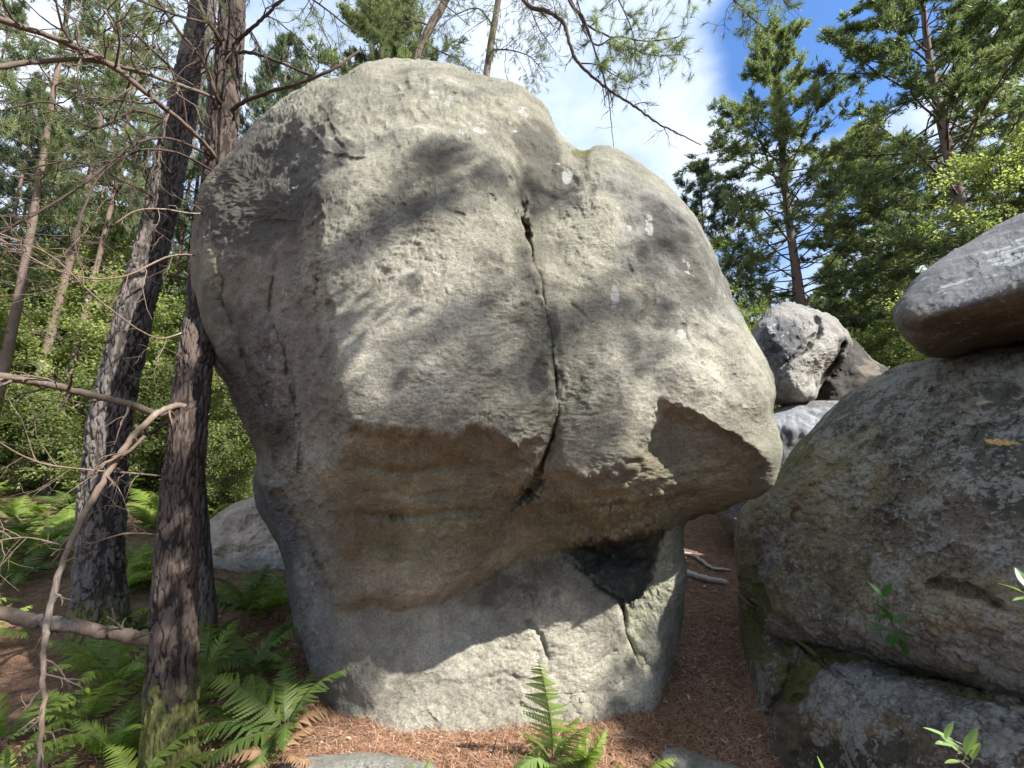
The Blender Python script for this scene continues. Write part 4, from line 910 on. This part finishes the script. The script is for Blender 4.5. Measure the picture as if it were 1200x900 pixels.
L_([(215,390,3.1),(180,395,2.9),(120,355,2.6),(60,300,2.4),(-10,270,2.2)], .006, .003, 15, BK_DEAD, nt=14, tl=.5)
L_([(215,560,2.85),(160,555,2.7),(100,550,2.5),(40,540,2.3),(-30,500,2.1)], .006, .003, 16, BK_DEAD, nt=12, tl=.45)
L_([(210,630,2.75),(150,625,2.6),(90,640,2.4),(30,630,2.3),(-30,640,2.1)], .006, .003, 17, BK_DEAD, nt=14, tl=.45)
L_([(262,30,3.4),(215,20,3.1),(150,-5,2.9),(90,-30,2.7)], .012, .007, 18, BK_DARKTWIG, nt=14, tl=.7, needles=20)
L_([(262,-60,3.4),(300,-40,3.2),(360,-5,3.0),(420,40,2.95)], .013, .005, 19, BK_DARKTWIG, nt=16, tl=.55, needles=26)
L_([(270,-90,3.4),(330,-90,3.4),(420,-50,3.3),(500,-10,3.2),(550,30,3.2)], .013, .004, 20, BK_DARKTWIG, nt=18, tl=.5, needles=24)

me, org2, _ = trunk_mesh([(116,790,3.85,.24),(117,730,3.85,.19),(117,690,3.87,.166),(118,640,3.9,.158),(122,560,3.95,.156),(132,480,4.0,.152),(150,400,4.05,.148),(170,320,4.15,.145),(190,240,4.2,.142),(207,160,4.25,.138),(222,90,4.3,.134),(240,0,4.4,.128),(262,-120,4.5,.12),(285,-240,4.6,.10)], 180, 520, BK_DARK, 9, 0.026, (17, 5.5))
t2 = empty('pine_tree', tuple(org2), 'thick dark pine trunk leaning right behind the nearest one', 'tree'); obj('trunk', me, t2)
for k, pts in enumerate([[(198,240,4.2),(150,215,3.9),(90,190,3.7),(20,200,3.5)], [(215,150,4.25),(160,130,4.0),(110,150,3.8),(60,120,3.6),(0,130,3.4)], [(222,100,4.3),(180,60,4.1),(140,20,3.9),(110,-30,3.8)], [(180,320,4.1),(230,330,4.2),(262,350,4.2)], [(135,520,4.0),(190,500,3.9),(215,470,3.9)]]):
    limb(t2, org2, pts, .016, .006, BK_DARKTWIG, 60 + k, nt=14, tl=.7, needles=(16 if k < 3 else 0))
# small dark trunk just behind the near one
me, org3, _ = trunk_mesh([(236,790,3.6,.10),(240,730,3.6,.085),(236,660,3.65,.075),(232,600,3.7,.07),(226,520,3.8,.065),(222,440,3.9,.06),(236,300,4.0,.055),(250,100,4.2,.05)], 60, 160, BK_DARK, 12, 0.012, (26, 9))
t3 = empty('pine_tree', tuple(org3), 'thin dark trunk just right of the nearest trunk, rooted among ferns', 'tree'); obj('trunk', me, t3)

# pines right behind the boulder whose twigs hang over it
def back_pine(ctrl, label, limbs, seed):
    me, o_, P = trunk_mesh(ctrl, 40, 120, BK_TWIG, seed, 0.006)
    t = empty('pine_tree', tuple(o_), label, 'tree'); obj('trunk', me, t)
    for k, (pts, a, b, nd, nt, tl) in enumerate(limbs): limb(t, o_, pts, a, b, BK_DARKTWIG, seed * 10 + k, nt=int(nt * (2.3 if nd else 1.2)), tl=tl * 1.1, needles=nd, sub=5)
    return t
back_pine([(560,560,6.6,0.081),(563,300,6.6,0.068),(568,120,6.6,0.062),(574,60,6.6,0.059),(584,0,6.6,0.056),(600,-120,6.6,0.050),(610,-260,6.6,0.037)], 'pine trunk behind the top of the big boulder, twigs hanging over its right shoulder', [
  ([(600,-130,6.6),(590,-60,5.4),(614,0,4.4),(642,13,4.2),(661,28,4.1),(666,45,4.05),(678,74,4.0),(712,104,3.95),(746,126,3.9),(768,143,3.9),(794,156,3.85),(822,170,3.8)], .030, .004, 0, 12, .30),
  ([(605,-160,6.6),(640,-60,5.0),(668,2,4.2),(683,20,4.1),(694,50,4.0),(709,95,3.95),(714,121,3.9),(719,172,3.9)], .022, .003, 0, 10, .28),
  ([(660,-20,4.4),(683,24,4.1),(712,42,4.05),(740,57,4.0),(768,65,3.95),(798,64,3.9)], .012, .004, 34, 10, .35),
  ([(670,-20,4.4),(694,49,4.1),(722,43,4.0),(755,48,3.95),(792,44,3.9),(800,36,3.9)], .010, .004, 34, 9, .35),
  ([(678,74,4.0),(700,76,3.95),(720,88,3.9),(742,98,3.85)], .008, .003, 30, 5, .2),
  ([(700,-40,4.2),(730,10,4.1),(745,60,4.0),(733,120,3.9)], .010, .003, 30, 9, .3),
  ([(574,60,6.6),(592,58,6.2),(620,66,6.0),(640,88,5.9)], .014, .004, 26, 12, .5),
  ([(578,30,6.6),(560,10,6.2),(530,20,5.9),(505,44,5.8)], .014, .004, 24, 14, .6),
  ([(590,-60,6.6),(610,-20,6.0),(630,30,5.8),(650,60,5.7)], .014, .004, 24, 14, .6),
  ([(605,-160,6.6),(720,-90,5.0),(800,-50,4.4),(850,-10,4.1),(880,20,4.0),(905,40,3.9)], .018, .004, 34, 14, .42),
  ([(605,-200,6.6),(760,-140,5.0),(860,-80,4.4),(905,-20,4.2),(925,12,4.1)], .018, .004, 34, 12, .40)], 7)
back_pine([(455,560,5.6,0.074),(462,300,5.6,0.068),(478,120,5.6,0.062),(488,70,5.6,0.062),(505,30,5.6,0.059),(522,0,5.6,0.056),(560,-90,5.6,0.043),(590,-180,5.6,0.031)], 'leaning pine trunk left of the other one behind the top of the big boulder', [
  ([(505,30,5.6),(480,25,5.3),(450,40,5.1),(432,66,5.0)], .012, .004, 26, 14, .5),
  ([(522,0,5.6),(490,-20,5.2),(450,-10,4.9),(415,20,4.8)], .014, .004, 24, 16, .6),
  ([(540,-50,5.6),(500,-60,5.0),(440,-50,4.7),(380,-20,4.5),(350,20,4.4)], .014, .004, 24, 16, .6),
  ([(560,-90,5.6),(600,-70,5.2),(640,-30,4.9),(650,10,4.8)], .014, .004, 24, 16, .6),
  ([(498,50,5.6),(515,60,5.3),(540,72,5.2),(560,95,5.1)], .010, .004, 24, 9, .4)], 8)

# ---- unseen trees, crown clumps placed to shade the rocks and near trunk
def shade_tree(name, label, base, targets, seed, r=0.45, leaf=True, nleaf=60, tw=5):
    """an unseen leafy tree: crown clumps set on sun rays to cast shade, each on its own limb"""
    R_ = np.random.default_rng(seed); A = Acc(); C_ = Acc(); base = np.array(base, float)
    top = np.mean([t[0] for t in targets], 0); top[:2] = base[:2] * 0.55 + top[:2] * 0.45
    P = catmull([base - [0, 0, 0.4], base * [1, 1, 0] + [0.1, 0.05, top[2] * 0.35], base * 0.7 + top * 0.3 + [0, 0, top[2] * 0.3], top], 24)
    A.add(*tube(P - base, np.linspace(0.22, 0.06, 24), 10), 0, 0.6)
    for (c, rr, n_) in targets:
        c = np.array(c, float); i = int(np.argmin(np.linalg.norm(P - c, axis=1) + (P[:, 2] > c[2] - 0.2) * 5)); i = max(i, 8)
        bp = catmull([P[i], (P[i] + c) / 2 + R_.normal(size=3) * 0.2, c], 9); A.add(*tube(bp - base, np.linspace(0.022, 0.006, 9), 5), 0, 0.4)
        cen = []; dr = []
        for t in range(n_):
            tp = wander(bp[R_.integers(5, 9)], R_.normal(size=3), rr * R_.uniform(0.4, 1.0), 5, R_, 0.3)
            C_.add(*tube(tp - base, np.linspace(0.006, 0.002, 5), 3), 1, 0.5)
            q = R_.uniform(0.5, 4, nleaf); i2 = np.minimum(q.astype(int), 3); fr = (q - i2)[:, None]
            cen.append(tp[i2] * (1 - fr) + tp[i2 + 1] * fr + R_.normal(size=(nleaf, 3)) * 0.08); dr.append(np.tile(tp[-1] - tp[0], (nleaf, 1)))
        V, F3 = leaves(np.vstack(cen) - base, unit(np.vstack(dr)), 0.075, 0.05, R_); C_.add(V, F3, 0, 0.5)
    o = empty(name, tuple(base), label, 'tree'); obj('trunk', A.mesh('trunk', [BK_TWIG]), o); obj('crown', C_.mesh('crown', [LEAF_D, BK_TWIG], False), o)
def sun_pt(px, py, Y, t): return tuple(PW(px, py, Y) + TO_SUN * t)
shade_tree('shading_oak', 'leafy oak added outside the frame on the right to shade the right boulders', (5.6, -0.6, 0.0),
    [(sun_pt(px, py, Y, t), r, int(n * 0.62)) for px, py, Y, t, r, n in [
      (1000,600,2.8,5.2,.5,26),(1000,690,2.5,5.4,.5,26),(1050,640,2.4,5.2,.7,26),(1140,620,2.0,5.4,.65,24),(1050,720,2.2,5.8,.65,24),(1150,720,1.9,5.2,.6,24),(1200,680,1.8,5.6,.6,20),
      (960,790,2.45,5.4,.4,20),(1010,830,2.1,5.4,.6,24),(1100,850,1.8,5.2,.55,22)]], 41)
shade_tree('shading_oak', 'leafy oak outside the frame behind the camera, dappling the big boulder', (3.2, -4.6, 0.0),
    [(sun_pt(px, py, Y, t), r, n) for px, py, Y, t, r, n in [
      (500,195,2.4,8.5,.22,9),(580,190,2.4,8.8,.16,5),(645,200,2.7,8.6,.28,9),(630,320,2.15,8.4,.13,7),(622,430,2.1,8.2,.14,8),
      (725,430,2.25,8.0,.26,9),(745,350,2.35,8.3,.22,6),(810,260,2.7,8.5,.26,7),(330,250,2.5,8.4,.30,8),(560,110,2.8,9.0,.25,5),(700,500,2.2,8.0,.16,4),
      (205,520,2.75,5.5,.26,10),(203,590,2.65,5.5,.26,10),(200,650,2.6,5.4,.26,10),(198,710,2.5,5.3,.26,10),(196,770,2.45,5.2,.24,10),(196,825,2.42,5.1,.2,8)]], 43, nleaf=46)  # clumps in this row are added only to shade the near trunk

# ------------------------------------------------------------------ ferns
def frond_mesh(name, Lf, pairs, wmax, arch, mat, seed, brown=False):
    R_ = np.random.default_rng(seed); A = Acc()
    n = pairs + 1; s = np.linspace(0, 1, n)
    ang = arch[0] + (arch[1] - arch[0]) * s ** 1.3
    st = Lf / pairs; P = np.zeros((n, 3))
    for k in range(1, n):
        P[k] = P[k - 1] + st * np.array([math.cos(ang[k]), 0.10 * math.sin(k * 0.4 + seed) * 0.5, math.sin(ang[k])])
    A.add(*tube(P, np.linspace(0.0028, 0.0008, n), 4), 1, 0.5)
    T = unit(np.gradient(P, axis=0)); m = 11
    for k in range(int(pairs * 0.16), pairs):
        f = (k / pairs - 0.16) / 0.84; w = R_.uniform(0.82, 1.1) * wmax * min(1, 0.55 + 1.9 * f if f < .25 else 1.03) * (1 - max(0, f - 0.15) / 0.85) ** 0.8 + 0.006
        for sd in (-1, 1):
            up = np.array([-T[k][2], 0, T[k][0]])
            d = unit(np.array([0, sd, 0]) + T[k] * (0.38 + 0.16 * R_.normal()) - up * R_.uniform(0.02, 0.35)); 
            q = np.linspace(0, 1, m); pc = P[k] + np.outer(q * w, d) - np.outer(q ** 2 * w * 0.22, up) + np.outer(q ** 2 * w * 0.15, T[k])
            lob = st * 0.62 * (1 - q) ** 0.55 * np.minimum(1, w / (st * 2.0)) 
            a_ = pc[:-1]; b_ = pc[1:]; dd = unit(b_ - a_); ax = T[k] - 0.15 * up
            # each pinnule: a small pointed lobe on both sides of the pinna axis
            VV = []; FF = []; c = 0
            for side in (-1, 1):
                tipv = (a_ + b_) / 2 + side * lob[:-1, None] * ax + dd * lob[:-1, None] * 0.35 - up * lob[:-1, None] * 0.1
                tipw = a_ + (b_ - a_) * 0.15 + side * lob[:-1, None] * ax * 0.75
                V = np.stack([a_, b_, tipv, tipw], 1).reshape(-1, 3); ii = np.arange(len(a_) * 4).reshape(-1, 4)
                VV.append(V); FF.append(tri(ii) + c); c += len(V)
            A.add(np.vstack(VV), np.vstack(FF), 0, np.clip(0.5 + R_.normal() * 0.12, 0, 1))
    return A.mesh(name, [mat, BK_TWIG], False)
FR = [frond_mesh('frond', 0.55, 24, 0.13, (1.15, -0.35), FERN_M, 1), frond_mesh('frond', 0.48, 22, 0.12, (0.95, -0.2), FERN_M, 2), frond_mesh('frond', 0.40, 20, 0.10, (1.35, 0.2), FERN_M, 3)]
FD = [frond_mesh('frond', 0.55, 24, 0.13, (1.05, -0.45), FERN_B, 4), frond_mesh('frond', 0.50, 24, 0.12, (0.85, -0.35), FERN_B, 5), frond_mesh('frond', 0.42, 20, 0.11, (1.2, 0.0), FERN_B, 6)]
FC = [frond_mesh('frond', 0.46, 22, 0.115, (1.45, 0.75), FERN_C, 7), frond_mesh('frond', 0.30, 18, 0.085, (1.2, 0.3), FERN_M, 8), frond_mesh('frond', 0.26, 16, 0.075, (0.9, -0.4), FERN_C, 9), frond_mesh('frond', 0.30, 16, 0.10, (1.1, -1.0), FERN_C, 10), frond_mesh('frond', 0.24, 15, 0.08, (1.0, 0.0), FERN_M, 11)]
BROWN = leaf_mat('dead_frond', (0.16, 0.09, 0.045), (0.30, 0.19, 0.11), 0.2, 0.8, 4)
DF = frond_mesh('frond', 0.34, 16, 0.07, (0.9, -0.9), BROWN, 15)
def fern(loc, meshes, n, s, seed, label, group=None, spec=None):
    R_ = np.random.default_rng(seed); o = empty('fern', loc, label, 'fern', group)
    items = spec or [(k % len(meshes), k * 6.283 / n + R_.normal() * 0.35, s * R_.uniform(0.75, 1.1), R_.normal() * 0.12) for k in range(n)]
    for (mi, rz, sc, tilt) in items:
        f = obj('frond', meshes[mi], o); f.rotation_euler = (R_.normal() * 0.16, tilt + R_.normal() * 0.06, rz); f.scale = (sc, sc * R_.uniform(0.75, 1.1), sc)
    if R_.random() < 0.55:
        f = obj('frond', DF, o); f.rotation_euler = (0.3, 0.25, R_.uniform(0, 6.28)); f.scale = (s, s, s); f['label'] = 'withered brown frond'
    return o
fern(tuple(PW(335, 850, 2.62) * [1, 1, 0] + [0, 0, 0.03]), FD, 0, 1, 1, 'dark green fern in the shade between the near trunk and the boulder stem', spec=[(0, 2.6, 1.0, 0), (1, 3.4, 1.0, .1), (1, 4.1, .9, .2), (0, 0.55, .85, -.25), (2, 1.3, .9, 0), (0, 5.2, .75, .1), (2, 2.0, 1.0, -.1), (1, 4.7, .8, .3), (0, 3.0, 1.1, -.1)])
fern(tuple(PW(300, 760, 3.2) * [1, 1, 0] + [0, 0, 0.08]), FD, 8, 1.1, 21, 'dark fern behind the shaded fern, at the back foot of the boulder')
fern(tuple(PW(290, 700, 4.0) * [1, 1, 0] + [0, 0, 0.2]), FD, 8, 1.2, 22, 'shaded fern farthest back along the left foot of the boulder')
fern((0.20, 2.42, 0.0), FC, 0, 1, 2, 'tall upright pale green fern in front of the boulder stem', spec=[(0, -2.0, 1.25, -.12), (0, -1.2, .8, .1), (3, -2.6, 1.1, .2), (3, -1.5, .9, .3), (1, 0.3, .9, 0), (4, -0.5, .9, .2), (4, 2.6, .9, .1)])
fern((0.36, 2.36, 0.0), [FC[1], FR[2]], 6, 0.75, 3, 'bright yellow-green small fern right beside the tall pale one')
fern((0.30, 2.30, 0.0), [FC[4], FC[1]], 5, 0.8, 63, 'low yellow-green fern at the foot of the tall pale one')
fern((0.47, 2.12, 0.0), [FR[1]], 0, 1, 4, 'fern with arching fronds cut by the bottom edge, right of centre', spec=[(0, 0.2, .75, -.1), (0, -0.7, .7, 0), (0, 2.6, .6, .1), (0, 1.4, .5, .1)])
fern((-0.40, 2.12, 0.0), [FR[1], FR[2]], 0, 1, 5, 'little bright fern at the bottom edge left of centre', spec=[(1, 1.2, .5, 0), (1, 2.2, .5, 0), (0, -0.2, .45, 0), (0, 3.6, .4, 0), (1, 5.0, .4, 0)])
for k, (x, y, s, q) in enumerate([(-1.72, 2.25, .8, 'small bright fern at the bottom left corner beside the dead branch'), (-2.05, 2.5, 1.0, 'sunlit fern at the left edge just under the thick low branch'), (-1.55, 2.75, .75, 'fern between the hanging dead branch and the near trunk'), (-2.6, 3.1, 1.1, 'broad fern at the left edge beyond the thick low branch'), (-2.15, 3.3, 1.0, 'fern in front of the foot of the dark leaning trunk')]):
    fern((x, y, float(gz(x, y))), FR, 8, s, 30 + k, q)
for k, (x, y, s) in enumerate([(-2.0, 2.05, .9), (-2.35, 2.25, 1.0), (-2.75, 2.6, 1.1), (-1.95, 2.95, .9), (-2.45, 2.75, 1.0), (-3.0, 3.4, 1.2), (-2.5, 3.7, 1.1), (-3.4, 3.9, 1.2), (-1.75, 3.3, .8)]):
    fern((x, y, float(gz(x, y))), FR, 7, s * 0.8, 80 + k, 'one of the bright bracken ferns crowding the lower left corner', 'bracken ferns at the lower left')
for k in range(110):
    Y = R1.uniform(3.8, 11); px = R1.uniform(-120, 340)
    if 60 < px < 170 and Y < 4.6: continue
    if 205 < px < 345 and 5.0 < Y < 6.6: continue
    x, y, z = at(px, Y)
    fern((x, y, z), FR if R1.random() < 0.8 else FD, 7, R1.uniform(0.95, 1.5), 100 + k, 'one of the bracken ferns carpeting the ground of the left woods', 'bracken ferns in the left woods')
# dead brown fern wisp by the dark fern
o = fern((-1.18, 2.42, 0.02), [DF], 4, 0.8, 61, 'withered brown fern in front of the dark green one')

# ------------------------------------------------------------------ leafy shoots at the right edge
def leaf_blade(name, Lf, Wf, mat):
    A = Acc(); n = 9; s = np.linspace(0, 1, n); w = Wf * 0.5 * np.sin(np.pi * s ** 0.8) ** 0.8; w[0] = 0.001; w[-1] = 0.0004
    mid = np.stack([s * Lf, 0 * s, -0.12 * Lf * s ** 2], -1); up = np.stack([0 * s, 0 * s, 0.18 * w], -1)
    side = np.stack([0 * s, w, 0 * s], -1)
    for sg in (-1, 1):
        V = np.vstack([mid, mid + side * sg * 0.55 + up * 0.7, mid + side * sg + up]); 
        for r in range(2):
            i = np.arange(n - 1) + r * n; A.add(V, tri(np.stack([i, i + 1, i + 1 + n, i + n], -1)), 0, 0.6)
    A.add(*tube(np.array([[-0.25 * Lf, 0, 0.02 * Lf], [-0.1 * Lf, 0, 0.01 * Lf], [0, 0, 0]]), [0.0012] * 3, 4), 0, 0.6)
    return A.mesh(name, [mat])
GLOSS = leaf_mat('glossy_leaf', (0.15, 0.24, 0.07), (0.30, 0.42, 0.17), 0.35, 0.28, 6, 0.6)
GLOSS_D = leaf_mat('dark_green_leaf', (0.03, 0.085, 0.02), (0.05, 0.12, 0.03), 0.4, 0.4, 6, 0.4)  # deep green leaf colour of the sapling sprig
LB = leaf_blade('leaf', 0.085, 0.030, GLOSS); LB2 = leaf_blade('leaf', 0.075, 0.045, GLOSS_D)
def shoot(base, pts, lvs, label, lm=LB):
    base = np.array(base, float); o = empty('leafy_shoot', tuple(base), label, 'plant'); A = Acc()
    P = catmull([base] + [PW(*p) for p in pts], 16); A.add(*tube(P - base, np.linspace(0.003, 0.0015, 16), 5), 0, 0.6)
    obj('stem', A.mesh('stem', [BK_TWIG]), o)
    for (px, py, Y, ax, ay, yaw, sc) in lvs:
        p = PW(px, py, Y); q = PW(px + ax, py + ay, Y + yaw); d = Vector(q - p)
        l = obj('leaf', lm, o); l.location = tuple(p - base); l.scale = (sc, sc, sc)
        l.rotation_euler = d.to_track_quat('X', 'Z').to_euler()
    return o
shoot((1.62, 1.32, 0.45), [(1135,900,1.32),(1128,880,1.32),(1118,868,1.32)], [(1122,876,1.32,-40,-14,-.03,.95),(1118,868,1.32,-34,-18,.02,.8),(1108,866,1.30,8,-24,.0,.6),(1132,885,1.32,10,-34,.0,.95),(1128,884,1.32,-14,-14,.03,.7),(1140,890,1.32,6,-28,-.03,.8),(1125,892,1.3,-16,0,0,.5)], 'bright leafy shoot at the bottom right corner')
shoot((1.85, 1.35, 0.6), [(1230,760,1.35),(1215,715,1.35),(1200,695,1.35)], [(1196,693,1.35,-34,-16,0,.8),(1205,690,1.35,-12,-22,.03,.8),(1206,700,1.35,-26,2,.0,.6),(1212,705,1.35,-4,-28,.05,.8)], 'leafy shoot poking in from the right edge halfway down')
shoot((0.93, 1.30, 0.30), [(968,925,1.3),(964,905,1.3)], [(966,908,1.3,-6,-22,0,.55)], 'single pale leaf tip at the bottom edge right of the path')
shoot(tuple(PW(1062, 772, 2.30)), [(1058,760,2.15),(1048,738,1.98),(1038,712,1.90)], [(1040,716,1.9,-22,-14,0,1.1),(1036,704,1.9,-16,-22,.03,1.1),(1044,728,1.92,-14,-24,.0,1.0),(1046,730,1.92,20,-14,.02,1.1),(1044,738,1.95,-24,-2,.02,1.1),(1052,745,1.98,20,-2,.0,1.1),(1054,748,2.0,10,20,.0,1.0),(1036,700,1.9,8,-20,.0,.9),(1050,742,1.95,-10,18,-.03,1.0),(1042,722,1.9,-30,4,.0,.9)], 'dark green sapling sprig in front of the right boulder', LB2)

# ------------------------------------------------------------------ litter
def pile(name, n, x0, x1, y0, y1, Lr, wd, mat, seed, lift=0.012, curved=False):
    R_ = np.random.default_rng(seed); x = R_.uniform(x0, x1, n); y = R_.uniform(y0, y1, n)
    z = gz(x, y) + R_.uniform(0.0, lift, n); a = R_.uniform(0, 6.283, n); L = R_.uniform(*Lr, n); t = R_.normal(size=n) * 0.16
    d = np.stack([np.cos(a), np.sin(a), t], -1); s = np.stack([-np.sin(a), np.cos(a), 0 * a], -1) * wd / 2; c = np.stack([x, y, z], -1)
    m1 = c + d * L[:, None] * 0.5 + np.array([0, 0, 1]) * (L * 0.06)[:, None]; e = c + d * L[:, None] + s * R_.normal(size=(n, 1)) * 6
    V = np.stack([c - s, c + s, m1 + s, m1 - s, e], 1).reshape(-1, 3); b_ = np.arange(n)[:, None] * 5
    F3 = np.vstack([b_ + [0, 1, 2], b_ + [0, 2, 3], b_ + [3, 2, 4]])
    tone = np.repeat(R_.random(n), 5)
    return obj(name, mesh(name, V, F3, mat, False, {'Tone': tone}), kind='stuff')
mN, nt, b, out = newmat('dry_needles'); g = G(nt); t = g.attr('Tone', 'Fac')
c = g.mix(g.ramp(t, 0.0, 0.55), (0.13, 0.06, 0.035), (0.36, 0.20, 0.12)); c = g.mix(g.ramp(t, 0.70, 1.0), c, (0.55, 0.40, 0.28)); g.put(b.inputs['Base Color'], c); b.inputs['Roughness'].default_value = 0.7
pile('leaf_litter', 2600, -2.8, 2.2, 1.9, 5.5, (0.02, 0.05), 0.016, mN, 77, 0.02)
pile('twig_litter', 700, -2.6, 2.2, 2.0, 5.0, (0.06, 0.22), 0.0045, BK_DEAD, 78, 0.02)
pile('needle_litter', 60000, -2.6, 2.2, 1.9, 4.4, (0.045, 0.09), 0.0022, mN, 71)
pile('needle_litter', 22000, -1.3, 1.3, 2.1, 3.1, (0.045, 0.085), 0.0018, mN, 72, 0.025)
def banked(name, n, pix, seed, spread, hgt):
    R_ = np.random.default_rng(seed); L0 = catmull([gl(*p) for p in pix], 200); i = R_.integers(0, 200, n); c = L0[i] + R_.normal(size=(n, 3)) * [spread, spread, 0]
    off = np.hypot(*(c[:, :2] - L0[i][:, :2]).T); c[:, 2] = gz(c[:, 0], c[:, 1]) + R_.uniform(0, 1, n) * hgt * np.exp(-(off / spread) ** 2)
    a = R_.uniform(0, 6.283, n); L = R_.uniform(0.04, 0.09, n); d = np.stack([np.cos(a), np.sin(a), R_.normal(size=n) * 0.3], -1); s_ = np.stack([-np.sin(a), np.cos(a), 0 * a], -1) * 0.0011
    V = np.stack([c - s_, c + s_, c + d * L[:, None]], 1).reshape(-1, 3)
    obj(name, mesh(name, V, np.arange(n * 3).reshape(-1, 3), mN, False, {'Tone': np.repeat(R_.random(n), 3)}), kind='stuff')
def stick(pts, r0, r1, mat, seed, label, sag=True):
    A = Acc(); R_ = np.random.default_rng(seed); P = catmull(pts, 22) + R_.normal(size=(22, 3)) * r0 * 0.15
    A.add(*tube(P - P[0], np.linspace(r0, r1, 22), 8), 0, 0.6)
    o = obj('stick', A.mesh('stick', [mat]), None, tuple(P[0])); return tagit(o, label, 'stick')
SILV = bark_mat('weathered_wood', (0.42, 0.41, 0.40), (0.20, 0.19, 0.18), (0.55, 0.55, 0.54), 0.6)
def gp(px, Y, r=0.012): x, y, z = at(px, Y); x = (px - 600) / F * Y / 1.06; return (x, Y, float(gz(x, y)) + r)
def gl(px, py, r=0.01):
    """ground point under a photo pixel"""
    Y = 2.6
    for _ in range(30):
        p = PW(px, py, Y); Y += (p[2] - float(gz(p[0], p[1]))) * 1.2
        Y = min(max(Y, 1.0), 12)
    p = PW(px, py, Y); return (p[0], p[1], p[2] + r)
stick([gl(798,672,.03), gl(825,681,.03), gl(852,686,.03)], .035, .028, SILV, 1, 'thick pale fallen stick on the dark path between the boulders')
stick([gl(798,650,.02), gl(815,656,.04), gl(835,668,.02), gl(856,670,.02)], .024, .014, SILV, 2, 'thinner pale fallen branch lying just behind the thick stick')
for k, (a, b_, c_, r, q) in enumerate([((525,855),(545,862),(560,880),.006,'thin dark twig in the needles below the boulder stem'), ((722,862),(752,872),(770,893),.006,'curved brown twig right of the green ferns'), ((545,880),(556,890),(566,900),.005,'short broken twig at the bottom edge near the little fern'), ((770,880),(790,878),(812,884),.005,'twig lying on the needles by the small grey stone'), ((100,870),(112,858),(120,845),.007,'broken pale twig on the shaded ground at the lower left'), ((330,880),(380,868),(430,862),.004,'long dry stalk lying along the foot of the boulder')]):
    stick([gl(*a), gl(*b_, .02), gl(*c_)], r, r * 0.6, BK_DEAD, 10 + k, q)

banked('needle_litter', 9000, [(385,852),(420,852),(460,849),(540,842),(640,832),(700,818),(740,806),(770,790)], 91, 0.045, 0.05)
banked('needle_litter', 5000, [(858,690),(872,745),(885,805),(898,850),(935,893)], 92, 0.05, 0.05)
banked('needle_litter', 3000, [(330,893),(400,884),(450,883),(500,890)], 93, 0.03, 0.03)
